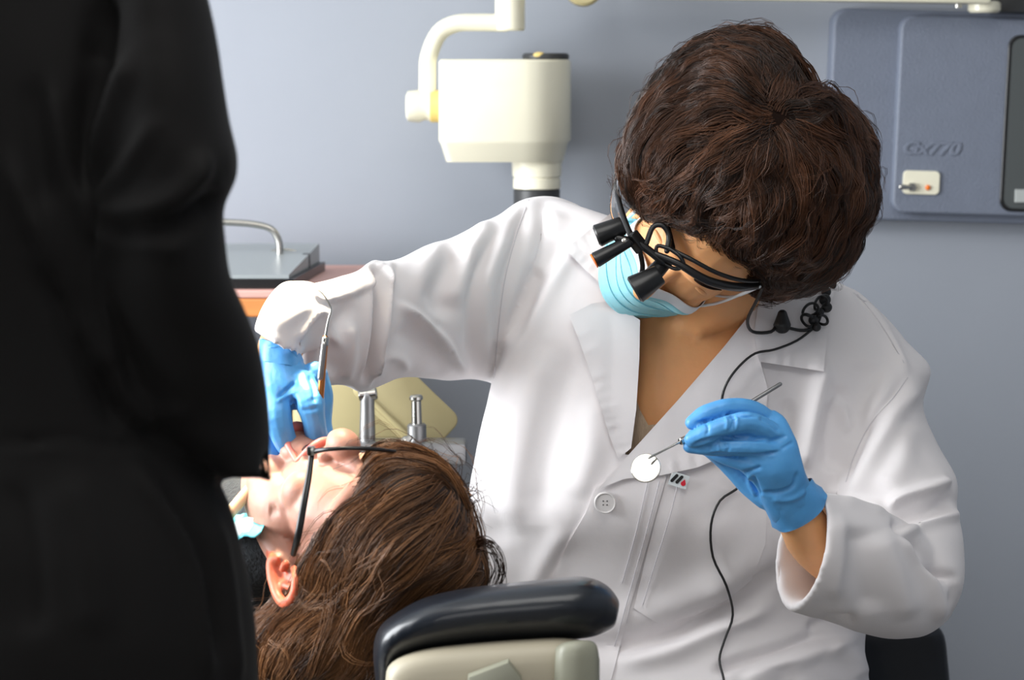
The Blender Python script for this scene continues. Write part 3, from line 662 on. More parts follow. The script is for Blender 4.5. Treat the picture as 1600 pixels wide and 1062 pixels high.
folds = [
 # right sleeve (picture left)
 ([(826, 312), (806, 370), (788, 440), (778, 520), (772, 592)], 9, -5.5), ([(842, 330), (818, 400), (800, 470), (790, 560)], 16, 5),
 ([(800, 345), (765, 420), (758, 500), (760, 585)], 13, 6), ([(782, 352), (740, 440), (735, 540), (742, 590)], 10, -6),
 ([(772, 345), (735, 395), (715, 440), (700, 480)], 16, 8), ([(720, 390), (690, 450), (680, 500)], 22, -8), ([(700, 375), (660, 430), (650, 470), (690, 500)], 16, 6),
 ([(618, 470), (655, 495), (690, 525), (715, 560), (735, 585)], 10, 9, 's'), ([(620, 510), (665, 540), (700, 585)], 20, -7),
 ([(612, 408), (606, 460), (598, 520), (588, 570), (575, 612)], 10, 10, 's'), ([(590, 414), (586, 480), (579, 550), (573, 604)], 8, -20),
 ([(575, 408), (574, 450), (571, 520), (566, 600)], 7, 9), ([(588, 412), (600, 425), (606, 450)], 6, 4),
 ([(640, 580), (625, 560), (600, 560), (585, 590)], 9, 5),
 ([(585, 440), (545, 462), (505, 468), (470, 440)], 12, 6, 's'), ([(555, 470), (520, 520), (515, 560), (530, 590)], 14, -6), ([(545, 500), (548, 560), (540, 600)], 10, 5),
 # cuff (picture left)
 ([(512, 470), (492, 455), (462, 450), (430, 462)], 8, -4), ([(516, 500), (500, 490), (475, 512), (462, 535)], 9, 5, 's'), ([(500, 478), (470, 485), (440, 500), (420, 505)], 14, 4),
 # chest folds, picture left
 ([(905, 375), (860, 450), (825, 520), (790, 590), (765, 640)], 14, 7), ([(880, 370), (842, 430), (815, 490), (800, 540)], 18, -6), ([(870, 325), (850, 390), (832, 430)], 20, 5),
 ([(900, 540), (870, 620), (850, 720), (845, 820)], 30, -7), ([(860, 540), (820, 640), (795, 740), (800, 840)], 30, 7), ([(930, 620), (925, 700), (900, 780)], 22, 5),
 ([(770, 660), (765, 760), (785, 860)], 22, -5), ([(890, 820), (850, 880), (820, 950)], 18, 5),
 # shoulder and upper arm, picture right
 ([(1322, 440), (1372, 500), (1408, 560), (1420, 590)], 8, 4), ([(1330, 455), (1376, 510), (1405, 560)], 5, -3),
 ([(1415, 590), (1395, 620), (1360, 660), (1335, 710), (1318, 760)], 8, -5), ([(1440, 590), (1400, 640), (1370, 700), (1340, 760), (1318, 790)], 15, 7),
 ([(1290, 560), (1275, 620), (1262, 680), (1248, 740)], 15, 10), ([(1315, 600), (1300, 680), (1300, 740)], 16, -9), ([(1290, 640), (1300, 620), (1320, 640), (1330, 680)], 9, 5),
 ([(1352, 560), (1340, 640), (1345, 690)], 22, -5), ([(1230, 620), (1232, 700), (1250, 760)], 14, -6),
 ([(1420, 660), (1410, 720), (1380, 770)], 20, 5),
 # elbow and forearm, picture right
 ([(1488, 752), (1450, 768), (1412, 782), (1386, 797)], 14, 9, 's'), ([(1496, 775), (1455, 795), (1420, 806), (1392, 818)], 12, -9), ([(1502, 800), (1460, 812), (1425, 825), (1400, 832)], 9, 6),
 ([(1392, 812), (1425, 850), (1455, 890), (1500, 905)], 8, -8), ([(1400, 830), (1440, 880), (1462, 930), (1466, 975)], 10, 7), ([(1420, 840), (1460, 880), (1490, 920), (1480, 960)], 9, -5),
 ([(1290, 765), (1330, 778), (1370, 792), (1388, 800)], 8, 5), ([(1370, 830), (1400, 900), (1420, 970)], 20, 5), ([(1340, 820), (1345, 890), (1360, 960)], 24, -5), ([(1310, 800), (1312, 870), (1300, 940)], 14, 4),
 # waist, picture bottom
 ([(880, 1010), (960, 1008), (1040, 990), (1120, 955), (1195, 905), (1230, 880)], 14, -15), ([(930, 960), (1010, 955), (1090, 930), (1160, 890), (1205, 850)], 26, 8),
 ([(960, 1040), (1040, 1022), (1110, 990), (1180, 955), (1215, 935)], 16, 10), ([(1110, 1050), (1170, 1030), (1230, 1010), (1300, 985)], 9, -9), ([(1150, 1062), (1220, 1045), (1290, 1015), (1345, 985)], 12, 7),
 ([(1220, 1040), (1230, 1080)], 20, -6), ([(1290, 1010), (1330, 1030), (1350, 1062)], 16, 6), ([(1260, 985), (1290, 970), (1340, 968)], 8, -7),
 ([(1060, 780), (1040, 850), (1020, 920)], 22, 3), ([(1120, 800), (1130, 880), (1110, 940)], 30, 4),
]
Vc = sculpt(Vc, Nc, [(q[0], q[1], q[2]*(1.5 if q[0][0][0] > 1180 else 1.2), *q[3:]) for q in folds]); Vc = smooth_mesh(Vc, Fc, 1, .4)
# rumpled cloth: low irregular undulation
def undulate(V, N, amp, f, seed=0):
    r = np.random.default_rng(seed); d = np.zeros(len(V))
    for k in range(10):
        q = r.normal(0, 1, 3); q /= np.linalg.norm(q); ff = f*r.uniform(.6, 1.8)
        d += np.sin(V@q*ff+r.random()*6.28 + 1.4*np.sin(V@r.normal(0, 1, 3)*f*.4))/10
    return V+N*(d*amp)[:, None]
Nc = normals(Vc, Fc); Vc = undulate(Vc, Nc, .004, 45, 3)
bv_coat = bvh_of(Vc, Fc)
# neck opening
vpoly = [(978, 470), (990, 500), (987, 560), (981, 640), (974, 695), (985, 722), (1002, 712), (1070, 636), (1140, 556), (1196, 482), (1206, 440), (1240, 410), (1180, 400), (1080, 380), (985, 380)]
Nc = normals(Vc, Fc); fcn = Vc[Fc].mean(1); fn = Nc[Fc[:, 0]]
front = ((CAM-fcn)*fn).sum(1) > 0
cut = inside(project(fcn), vpoly) & front & (fcn[:, 1] > 2.40)
coat = obj('lab_coat', (Vc, Fc[~cut]), M['coat'], dent)
def pucker(edge, amp=.0007, per=15.0, wd=13.0, base=None):
    e = cr(np.array(edge, float), 6); L = np.concatenate([[0], np.cumsum(np.linalg.norm(np.diff(e, axis=0), axis=1))])
    def f(x, y):
        d = np.hypot(e[:, 0]-x, e[:, 1]-y); i = int(np.argmin(d)); t = L[i]
        a = amp*math.exp(-((d[i]-8)/wd)**2)*(math.sin(t/per*6.28+1.3*math.sin(t/47))+.6*math.sin(t/(per*1.7)*6.28))
        return a+(base(x, y) if base else 0)
    return f
P2 = lambda outline, nm, off=.0025, m=None, par=None, **k: obj(nm, patch(outline, bv_coat, off, **k), m or M['coat'], par or coat)
# lapels, collar, front placket, pocket
P2([(889, 492), (925, 474), (955, 470), (1000, 500), (999, 560), (994, 640), (986, 700), (966, 716), (952, 680), (940, 640), (925, 590), (905, 532)], 'lapel', .0085, th=.003, res=6, lift=pucker([(889, 492), (905, 532), (925, 590), (940, 640), (952, 680), (966, 716)], base=lambda x, y: .006*max(0, min(1, (955-x)/60))))
P2([(883, 389), (905, 372), (930, 352), (958, 330), (1000, 400), (1000, 485), (972, 468), (940, 444), (915, 422)], 'collar', .011, th=.003, res=6, lift=pucker([(930, 352), (905, 372), (883, 389), (915, 422), (940, 444)]))
P2([(1187, 472), (1190, 520), (1189, 568), (1200, 610), (1195, 660), (1160, 700), (1090, 730), (1035, 742), (975, 748), (934, 764), (986, 706), (1060, 624), (1130, 543)], 'lapel', .009, th=.003, res=6, lift=pucker([(1189, 568), (1200, 610), (1195, 660), (1160, 700), (1090, 730), (1035, 742)]))
P2([(1186, 470), (1200, 440), (1260, 425), (1314, 420), (1300, 470), (1293, 520), (1287, 580), (1240, 573), (1187, 565), (1178, 520)], 'collar', .014, th=.003, res=6, lift=pucker([(1293, 500), (1287, 580), (1240, 573), (1187, 565)]))
P2([(932, 760), (985, 742), (1042, 742), (1020, 820), (998, 900), (985, 945), (955, 1062), (948, 1100), (826, 1100), (842, 960), (866, 898), (890, 845), (916, 800)], 'front_placket', .0035, th=.003)
P2([(1046, 737), (1100, 752), (1160, 772), (1198, 793), (1196, 850), (1175, 905), (1140, 935), (1085, 962), (1030, 975), (990, 950), (1012, 860), (1030, 790)], 'pocket', .0022, th=.0025)
def thread(pts, nm='stitching', r=.0007, off=.0036, m=None, par=None, bv=bv_coat):
    pts = cr(np.array(pts, float), 4); Q = []
    for x, y in pts:
        h, n = hit(bv, x, y)
        if h is not None: Q.append(h+(CAM-h)/np.linalg.norm(CAM-h)*off)
    return obj(nm, tube(np.array(Q), r, n=6, sub=1), m or M['seam'], par or coat)
for L in ([(1030, 752), (1010, 830), (985, 920), (960, 1010)], [(1012, 752), (994, 830), (972, 910)], [(1060, 752), (1044, 815), (1022, 885), (1004, 945)]):
    thread(L, off=.0052)
thread([(1400, 478), (1350, 470), (1322, 442)], off=.001); 
thread([(826, 312), (806, 370), (788, 440), (778, 520), (772, 590)], 'armhole_seam', off=.0004)
thread([(1418, 590), (1395, 622), (1360, 662), (1335, 712), (1322, 752)], 'armhole_seam', off=.0004)
thread([(1328, 446), (1374, 503), (1412, 566)], 'shoulder_seam', off=.0004)
h, n = hit(bv_coat, 945, 783)
bt = obj('button', cyl(h+[0, -.0095, 0], h+[0, -.006, 0], .0128, bev=.001), M['button'], coat)
bm_ = [cyl(h+[dx*.0022, -.0100, dz*.0022], h+[dx*.0022, -.009, dz*.0022], .0008, n=8) for dx in (-1, 1) for dz in (-1, 1)]
obj('button_holes', join(*bm_), M['dark_grey'], bt); th = np.linspace(0, 2*math.pi, 25)
obj('button_rim', tube(np.array([h+[.0115*math.cos(a), -.0096, .0115*math.sin(a)] for a in th]), .0011, n=6, sub=1, ends=False), M['button'], bt)
# small woven label with two black bars and a red drop
h, n = hit(bv_coat, 1060, 748)
a_ = math.radians(-17); ux = np.array([math.cos(a_), 0, math.sin(a_)]); uy = np.array([-math.sin(a_), 0, math.cos(a_)]); un = np.array([0, -1.0, 0])
ho = h+[0, -.0075, 0]
lb = obj('woven_label', prism([(-.0105, -.008), (.0105, -.008), (.0105, .008), (-.0105, .008)], ho, ux, uy, un, .0008), M['bib_white'], coat, smooth=False)
def capsule2(x, y, dx, dy, r): 
    out = []; an = math.atan2(dy, dx)
    for k in range(9): b = an-math.pi/2+math.pi*k/8; out.append((x+dx+r*math.cos(b), y+dy+r*math.sin(b)))
    for k in range(9): b = an+math.pi/2+math.pi*k/8; out.append((x-dx+r*math.cos(b), y-dy+r*math.sin(b)))
    return out
for xx in (-.0058, .0002):
    obj('logo_bar', prism(capsule2(xx, .001, .0018, .0036, .0018), ho+un*.0009, ux, uy, un, .0006), M['black_plastic'], lb, smooth=False)
dr = [(.0058+.0028*math.cos(a), -.0022+.0028*math.sin(a)) for a in np.linspace(math.radians(160), math.radians(380), 12)]+[(.0062, .0030)]
obj('logo_drop', prism(dr, ho+un*.0009, ux, uy, un, .0006), M['red'], lb, smooth=False)

# body (skin): chest, neck, arms, continuous; head carried on the neck
chest = loft([(985, 380, 1235, 430, 2.62, .05), (965, 440, 1250, 500, 2.60, .075), (950, 520, 1290, 560, 2.585, .098), (930, 620, 1300, 660, 2.575, .108), (900, 740, 1300, 760, 2.58, .11), (880, 900, 1290, 900, 2.61, .09), (900, 1000, 1270, 1000, 2.63, .08), (900, 1200, 1270, 1200, 2.63, .08), (900, 1400, 1280, 1400, 2.63, .09)], n=40)
neck = tube([P(1100, 620, 2.64), P(1110, 540, 2.60), P(1115, 460, 2.54), HT([(0, -.02, 0)])[0]], [.07, .062, .06, .058], n=24)
shR, elR, wrR = P(850, 450, 2.66), P(560, 510, 2.46), P(438, 545, 2.245)
shL, elL, wrL = P(1345, 560, 2.64), P(1425, 900, 2.45), P(1252, 812, 2.262)
armR = tube([P(980, 460, 2.66), shR, (shR+elR)/2, elR, P(470, 505, 2.31), wrR, P(440, 590, 2.235)], [.05, .045, .036, .030, .024, .025, .022])
armL = tube([P(1250, 520, 2.66), shL, (shL+elL)/2, elL, P(1340, 885, 2.36), P(1277, 850, 2.295), wrL, P(1225, 760, 2.24)], [.05, .045, .042, .04, .036, .030, .026, .022])
hipx = P(1090, 1200, 2.6)[0]
legs = []
for sg in (-1, 1):
    legs.append(tube([(hipx+sg*.09, 2.66, .54), (hipx+sg*.16, 2.40, .52), (hipx+sg*.22, 2.16, .49), (hipx+sg*.22, 2.2, .3), (hipx+sg*.22, 2.24, .08)], [.10, .085, .06, .05, .038]))
legs.append(ell((hipx, 2.64, .55), (.17, .12, .12)))
Vb, Fb, Nb = remesh([chest, neck, armR, armL]+legs, .006, 4)
Fall = np.concatenate([Fb, Fh+len(Vb)])
def tuck(V, bvh, free, gap=.008, reach=.16):
    for i in range(len(V)):
        if free[i]: continue
        h = bvh.find_nearest(Vector(V[i]), reach)
        if h[0] is not None:
            dv = V[i]-np.array(h[0]); sd = dv.dot(np.array(h[1]))
            if sd > -gap: V[i] = np.array(h[0])-np.array(h[1])*gap
        r_ = V[i]-CAM; L_ = np.linalg.norm(r_); r_ /= L_
        h = bvh.ray_cast(Vector(CAM), Vector(r_))
        if h[0] is not None and h[3] > L_-gap: V[i] = CAM+r_*(h[3]+gap*1.5)
    return V
pb_ = project(Vb)
free = ((pb_[:, 0] < 492) & (Vb[:, 1] < 2.34)) | (inside(pb_, [(1190, 740), (1300, 740), (1300, 840), (1330, 900), (1240, 960), (1190, 850)]) & (Vb[:, 1] < 2.36)) | (inside(pb_, [(960, 300), (1010, 500), (1100, 520), (1180, 480), (1240, 400), (1200, 300)])) | (Vb[:, 2] < .66)
Vb = tuck(Vb, bv_coat, free, .012)
obj('body', (np.concatenate([Vb, Vh]), Fall), M['skin'], dent)
tr_ = []
for sg in (-1, 1):
    tr_.append(tube([(hipx+sg*.09, 2.66, .54), (hipx+sg*.16, 2.40, .52), (hipx+sg*.22, 2.15, .49), (hipx+sg*.22, 2.2, .3), (hipx+sg*.22, 2.24, .09)], [.115, .1, .078, .066, .06]))
tr_.append(ell((hipx, 2.64, .55), (.185, .135, .125)))
Vt, Ft, Nt = remesh(tr_, .008, 4); obj('trousers', (Vt, Ft), M['trousers'], dent)
for sg in (-1, 1):
    Vt, Ft, Nt = remesh([tube([(hipx+sg*.22, 2.26, .05), (hipx+sg*.225, 2.12, .04), (hipx+sg*.23, 2.04, .034)], [.045, .042, .032], flat=1.0), tube([(hipx+sg*.22, 2.25, .1), (hipx+sg*.22, 2.24, .04)], .045)], .006, 3)
    Vt[:, 2] = np.maximum(Vt[:, 2], .0); obj('shoe', (Vt, Ft), M['shoe'], dent)
# undershirt in the V
bv_body = bvh_of(np.concatenate([Vb, Vh]), Fall)
obj('undershirt', patch([(988, 606), (1000, 640), (1013, 664), (1030, 662), (1060, 640), (1060, 760), (970, 760), (972, 640)], bvh_of(Vb, Fb), .006, .002, res=7), M['blouse'], dent, label='beige knit undershirt')
# face details
for sg in (-1, 1):
    e = obj('eye', (HT(ell((sg*.031, .0705, .012), (.0118, .0115, .0115))[0]), ell((0, 0, 0), (1, 1, 1))[1]), M['eye'], dent)
    obj('iris', (HT(ell((sg*.031, .0805, .009), (.0055, .0028, .0055))[0]), ell((0, 0, 0), (1, 1, 1))[1]), M['iris'], e)
    lid = tube(HT([(sg*.016, .077, .011), (sg*.023, .0825, .0175), (sg*.031, .084, .0195), (sg*.04, .080, .017), (sg*.047, .071, .010)]), .0032)
    obj('eyelid', lid, M['skin'], dent)
    obj('eyebrow', tube(HT([(sg*.014, .094, .035), (sg*.026, .0955, .042), (sg*.038, .0885, .043), (sg*.05, .073, .036)]), [.002, .0032, .003, .0015]), M['hair1b'], dent)

# hair
def lump(V, N, amp, f, seed): return undulate(V, N, amp, f, seed)
hb = loft([(1150, 60, 1210, 62, 2.44, .015), (1102, 72, 1232, 80, 2.44, .05), (1062, 100, 1254, 106, 2.43, .085), (1034, 140, 1285, 142, 2.43, .105), (1006, 180, 1328, 180, 2.42, .118), (990, 215, 1346, 215, 2.42, .124),
           (981, 255, 1358, 255, 2.42, .128), (990, 292, 1361, 292, 2.42, .126), (1028, 330, 1351, 326, 2.42, .12), (1086, 364, 1336, 362, 2.425, .108), (1136, 394, 1318, 394, 2.43, .092), (1172, 426, 1286, 424, 2.44, .07), (1196, 446, 1250, 446, 2.45, .03)], n=56, sub=5)
Vs, Fs, Ns = remesh([hb], .005, 3); Vs = undulate(Vs, Ns, .010, 60, 5)
Ns = normals(Vs, Fs)
obj_hair_base = obj('hair', (Vs, Fs), M['hair1b'], dent, label='short wavy dark brown hair')
bvs = bvh_of(Vs, Fs)
g1 = [[(1195, 175), (1140, 125), (1080, 110), (1030, 150), (1000, 200)], [(1195, 185), (1120, 175), (1050, 205), (1005, 250), (985, 290)], [(1200, 195), (1130, 240), (1075, 290), (1035, 330)],
      [(1205, 200), (1170, 270), (1130, 330), (1100, 370)], [(1212, 205), (1195, 290), (1180, 370), (1180, 440)], [(1222, 200), (1250, 260), (1262, 340), (1240, 430)], [(1228, 190), (1300, 230), (1330, 300), (1310, 390)],
      [(1225, 178), (1290, 180), (1345, 240), (1360, 310)], [(1180, 160), (1150, 90), (1120, 75)], [(1205, 160), (1215, 100), (1190, 65)], [(1230, 165), (1250, 130), (1240, 95)]]
H = hair_mesh(bvs, Vs, Fs, g1, 1300, 20, .095, 10, .00042, (.0052), (.002, .012), .0044, 1.1, seed=3, gs=30, noise=.22, clump=.6, keep=lambda p: 1+6*np.exp(-((project(p)-[1203, 185])**2).sum(1)/(45.0**2)))
hair_obj('hair_strands', H, M['hair1'], obj_hair_base)
H = hair_mesh(bvs, Vs, Fs, g1, 220, 4, .06, 8, .00025, .004, (.010, .022), .006, 1.2, seed=11, gs=40, noise=.6)
hair_obj('flyaway_strands', H, M['hair1'], obj_hair_base)

# gloved hands
def glove_mesh(parts, voxel=.0014, strokes=(), sm=1):
    V, F, N = remesh(parts, voxel, sm)
    V = sculpt(V, N, [(q[0], q[1]*.85, q[2]*1.6) for q in strokes]); return smooth_mesh(V, F, 1, .3), F
PT = lambda L: np.array([P(*q) for q in L])
# left hand (picture right): closed on the mirror handle; knuckles toward the upper right
d = 2.20
palm = loft([(1150, 668, 1210, 640, 2.235, .012), (1138, 706, 1228, 655, 2.228, .019), (1150, 728, 1246, 690, 2.222, .022), (1166, 745, 1254, 722, 2.222, .022), (1182, 762, 1262, 745, 2.228, .0225), (1192, 788, 1272, 768, 2.24, .024), (1205, 812, 1280, 788, 2.25, .026), (1215, 822, 1278, 800, 2.256, .026)], n=28)
fA = tube(PT([(1212, 668, 2.238), (1178, 642, 2.225), (1140, 637, 2.215), (1104, 646, 2.208), (1082, 660, 2.206)]), [.0118, .0106, .0100, .0094, .0082])
fB = tube(PT([(1216, 684, 2.222), (1176, 662, 2.203), (1140, 664, 2.195), (1106, 677, 2.192), (1082, 687, 2.194)]), [.0128, .0118, .0112, .0106, .0088])
fC = tube(PT([(1222, 706, 2.216), (1176, 698, 2.203), (1136, 697, 2.200), (1104, 698, 2.202), (1078, 697, 2.204)]), [.0124, .0114, .0106, .0094, .0074])
fD = tube(PT([(1226, 730, 2.218), (1190, 728, 2.212), (1152, 719, 2.214), (1122, 709, 2.220), (1100, 702, 2.224)]), [.0128, .0108, .0094, .0080, .0060])
thb = tube(PT([(1200, 775, 2.250), (1170, 752, 2.255), (1140, 722, 2.252), (1112, 700, 2.240), (1088, 682, 2.228)]), [.016, .0145, .0125, .011, .0095])
hand_cr = [([(1080, 697), (1110, 687), (1150, 684), (1200, 686)], 3.2, -3), ([(1108, 709), (1150, 712), (1190, 712), (1222, 704)], 3.2, -3), ([(1084, 662), (1110, 656), (1150, 648), (1185, 652)], 3, -2.4),
           ([(1100, 655), (1106, 668), (1104, 680)], 3, -1.3), ([(1138, 643), (1147, 652), (1143, 672)], 3, -1.6), ([(1132, 645), (1136, 660), (1134, 674)], 2.4, 1.2), ([(1150, 645), (1152, 660), (1148, 674)], 2.4, 1.0),
           ([(1133, 690), (1138, 700), (1134, 708)], 2.6, -1.2), ([(1108, 694), (1112, 704)], 2.6, -1.1), ([(1120, 693), (1124, 705)], 2.6, 1.0),
           ([(1185, 652), (1200, 658), (1220, 675)], 4, -1.5), ([(1162, 738), (1175, 735), (1190, 728)], 3.4, -2.2), ([(1168, 742), (1172, 758), (1182, 775)], 3.2, 1.8), ([(1176, 742), (1184, 760), (1190, 775)], 3.2, -1.6),
           ([(1190, 768), (1215, 770), (1240, 758), (1246, 735)], 4, -2.0), ([(1198, 690), (1215, 686), (1230, 680)], 3, -1.4), ([(1220, 702), (1240, 690)], 3, -1.2), ([(1205, 780), (1235, 780), (1262, 765)], 5, 1.2)]
Vg, Fg = glove_mesh([palm, fA, fB, fC, fD, thb], strokes=hand_cr)
Vg = undulate(Vg, normals(Vg, Fg), .0012, 190, 8)
gl = obj('glove', (Vg, Fg), M['glove'], dent, label='blue nitrile glove gripping the mouth mirror')
a = np.linspace(0, 2*math.pi, 40, endpoint=False)
def cuff_ring(pa, pb, dep, rd, spec):
    """rolled glove cuff: rings (t along axis, scale)"""
    A0, A1 = spec
    R = []
    for (xa, ya, xb, yb, dd, r1, *sk) in A0:
        kx, kz = (sk+[0, 0])[:2]
        p, q = P(xa, ya, dd), P(xb, yb, dd); c = (p+q)/2; u = (q-p)/2; v = CAM-c; v /= np.linalg.norm(v)
        rip = 1+.04*np.sin(a*5+xa)
        R.append(c+np.cos(a)[:, None]*u*rip[:, None]+np.sin(a)[:, None]*(v*(r1*rip)[:, None]+np.array([kx, 0, -kz])*dd/K))
    return rings(np.array(R), False)
obj('glove_cuff', cuff_ring(0, 0, 0, 0, ([(1190, 782, 1268, 748, 2.24, .0245, 4, 6), (1198, 798, 1277, 757, 2.247, .027, 7, 11), (1203, 811, 1285, 764, 2.254, .029, 9, 15), (1206, 820, 1290, 769, 2.258, .030, 11, 18), (1209, 825, 1290, 773, 2.260, .0295, 12, 19), (1211, 823, 1287, 775, 2.262, .0275, 11, 17), (1208, 806, 1276, 768, 2.25, .024, 6, 8)], 0)), M['glove'], gl)
# right hand (picture left): fingers down to the patient's mouth
dR = 2.2
palmR = loft([(408, 528, 467, 545, 2.235, .025), (407, 550, 474, 566, 2.23, .026), (405, 575, 488, 588, 2.222, .028), (404, 600, 500, 606, 2.215, .029), (412, 622, 503, 626, 2.210, .026), (420, 640, 500, 640, 2.208, .016)], n=28)
q1 = tube(PT([(470, 600, 2.205), (484, 630, 2.185), (490, 655, 2.185), (496, 688, 2.195), (500, 712, 2.205)]), [.016, .0155, .0125, .0115, .009])
q2 = tube(PT([(440, 605, 2.205), (434, 645, 2.185), (442, 680, 2.185), (458, 708, 2.195), (470, 726, 2.205)]), [.016, .0145, .0125, .011, .0085])
q3 = tube(PT([(420, 600, 2.225), (412, 650, 2.215), (416, 690, 2.21), (430, 715, 2.21), (442, 735, 2.215)]), [.014, .0125, .0115, .0105, .0085])
q4 = tube(PT([(415, 600, 2.25), (405, 655, 2.25), (412, 700, 2.25), (425, 725, 2.24)]), [.013, .011, .010, .008])
qt = tube(PT([(492, 585, 2.225), (502, 620, 2.225), (503, 655, 2.222), (507, 680, 2.218), (516, 697, 2.215)]), [.014, .0125, .0105, .0105, .0085])
Vg, Fg = glove_mesh([palmR, q1, q2, q3, q4, qt], strokes=[([(434, 620), (446, 610), (462, 595)], 3, -2), ([(432, 628), (450, 618), (466, 610)], 3, 1.5), ([(458, 620), (460, 640), (466, 665)], 4, -3), ([(412, 560), (440, 556), (470, 568)], 4, -1.6), ([(410, 545), (440, 542), (468, 556)], 4, 1.8), ([(482, 585), (490, 605), (492, 630)], 4, -2),
   ([(470, 640), (485, 640), (497, 636)], 3, -1.5)])
Vg = undulate(Vg, normals(Vg, Fg), .0012, 190, 9)
gr = obj('glove', (Vg, Fg), M['glove'], dent, label='blue nitrile glove at the patient\'s mouth')
obj('glove_cuff', cuff_ring(0, 0, 0, 0, ([(404, 562, 474, 574, 2.228, .029), (404, 548, 473, 562, 2.232, .030), (404, 536, 468, 550, 2.236, .0305), (406, 529, 462, 543, 2.238, .029), (408, 534, 460, 548, 2.237, .0265)], 0)), M['glove'], gr)

# surgical mask
bvH = bvh_of(Vh, Fh)
def local_hit(ang, z, y0=.01):
    dr_ = np.array([math.sin(ang), math.cos(ang), 0]); p0 = np.array([0, y0, z])+dr_*.25
    wo, wd = HT(p0), (-dr_)@HB.T
    h = bvH.ray_cast(Vector(wo), Vector(wd))
    if h[0] is None: return .05
    return .25-(np.array(h[0])-wo).dot(wd)
na, nz = 49, 34; AA = np.linspace(-1.22, 1.22, na); Rm = np.zeros((nz, na)); Zm = np.zeros((nz, na))
for j, an in enumerate(AA):
    k = abs(an)/1.22; zt_ = -.004-.024*k**1.3; zb_ = -.114+.014*k**1.5
    for i in range(nz):
        zz = zt_+(zb_-zt_)*i/(nz-1); Zm[i, j] = zz; Rm[i, j] = local_hit(an, max(zz, -.10))
for _ in range(14):
    A = np.pad(Rm, 1, mode='edge'); av = (A[1:-1, :-2]+A[1:-1, 2:]+A[:-2, 1:-1]+A[2:, 1:-1])/4; Rm = np.maximum(Rm*.999, av)*.6+av*.4
Rm += .004+.0016*np.abs(np.sin(np.linspace(0, 3.2*math.pi, nz)))[:, None]
X = np.stack([np.sin(AA)[None]*Rm, np.cos(AA)[None]*Rm+.01, Zm], 2)
Xi = X*1.0; Xi[:, :, 0] -= np.sin(AA)*.0015; Xi[:, :, 1] -= np.cos(AA)*.0015
def grid_shell(A, B, sl=slice(None)):
    A, B = A[sl], B[sl]; m, n = A.shape[:2]; V = np.concatenate([A.reshape(-1, 3), B.reshape(-1, 3)]); F = []; o = m*n
    for i in range(m-1):
        for j in range(n-1):
            F.append((i*n+j, i*n+j+1, (i+1)*n+j+1, (i+1)*n+j)); F.append(tuple(o+q for q in (i*n+j, (i+1)*n+j, (i+1)*n+j+1, i*n+j+1)))
    for i in range(m-1):
        F.append((i*n, (i+1)*n, o+(i+1)*n, o+i*n)); F.append((i*n+n-1, o+i*n+n-1, o+(i+1)*n+n-1, (i+1)*n+n-1))
    for j in range(n-1):
        F.append((j, o+j, o+j+1, j+1)); F.append(((m-1)*n+j, (m-1)*n+j+1, o+(m-1)*n+j+1, o+(m-1)*n+j))
    return HT(V), F
mk = thing('surgical_mask', HO+[-.06, -.07, -.1], 'light blue surgical mask worn over the dentist\'s nose and mouth', 'mask')
obj('mask_panel', grid_shell(X, Xi, slice(4, None)), M['mask'], mk)
obj('top_band', grid_shell(X, Xi, slice(0, 5)), M['mask_white'], mk, label='white upper band')
_q = HT(X[2:-1, -1]); obj('side_welt', tube(_q, .0022, n=8, sub=1), M['mask'], mk)
_q = HT(X[2:-1, 0]); obj('side_welt', tube(_q, .0022, n=8, sub=1), M['mask'], mk)
for k_ in (9, 15, 21, 27):
    obj('pleat', grid_shell(X[k_:k_+5]+np.array([0, .0016, 0]), X[k_:k_+5]), M['mask'], mk)
for sg, jx in ((-1, 0), (1, na-1)):
    er = (P(1186, 448, 2.388)-HO)@HB; er = er*np.array([sg, 1, 1])
    for a0, e_ in ((X[3, jx], er), (X[-2, jx], er+[0, -.002, -.006])):
        mid = a0*.5+e_*.5+[sg*.006, .004, 0]
        obj('ear_loop', tube(HT([a0, mid, e_]), .0027, flat=.6), M['mask_white'], mk)

# loupes
lp = thing('loupes', P(1000, 400, 2.34), 'dentist\'s black binocular loupes with headlight, beaded retainer and long cable', 'loupes')
dl = 2.352
fr = obj('frame', join(tube(PT([(1196, 438, 2.40), (1160, 438, 2.355), (1120, 426, 2.33), (1080, 405, 2.325), (1045, 388, 2.33)]), [.0022, .0024, .0024, .0024, .0026]),
     tube(PT([(1190, 445, 2.40), (1150, 448, 2.352), (1105, 438, 2.33), (1060, 412, 2.325), (1020, 395, 2.33), (992, 380, 2.335)]), [.0045, .005, .005, .0042, .0036, .0036]),
     tube(PT([(1045, 388, 2.328), (1062, 400, 2.325), (1068, 414, 2.326), (1056, 420, 2.328), (1036, 410, 2.33), (1026, 395, 2.331), (1028, 384, 2.331), (1045, 388, 2.328)]), .0022),
     tube(PT([(992, 380, 2.335), (978, 350, 2.36), (966, 310, 2.40), (962, 280, 2.44), (972, 256, 2.47), (1000, 244, 2.50)]), [.0036, .0034, .003, .0028, .0025, .002])), M['black_plastic'], lp)
obj('clear_shield', loft([(962, 268, 966, 270, 2.42, .001), (955, 300, 966, 300, 2.41, .001), (953, 330, 972, 330, 2.40, .001), (962, 358, 985, 356, 2.37, .001)], n=16), M['glass'], lp)
def scope(a, b, r0, r1, nm='telescope', m='black_plastic', lab=None):
    o = obj(nm, cyl(a, b, r0, r1, bev=.0015), M[m], lp, label=lab); return o
a, b = P(974, 352, 2.335), P(932, 369, 2.335); s1 = scope(a, b, .0105, .0125)
obj('front_lens', cyl(b, b+(b-a)/np.linalg.norm(b-a)*.0006, .0100), M['lens'], s1)
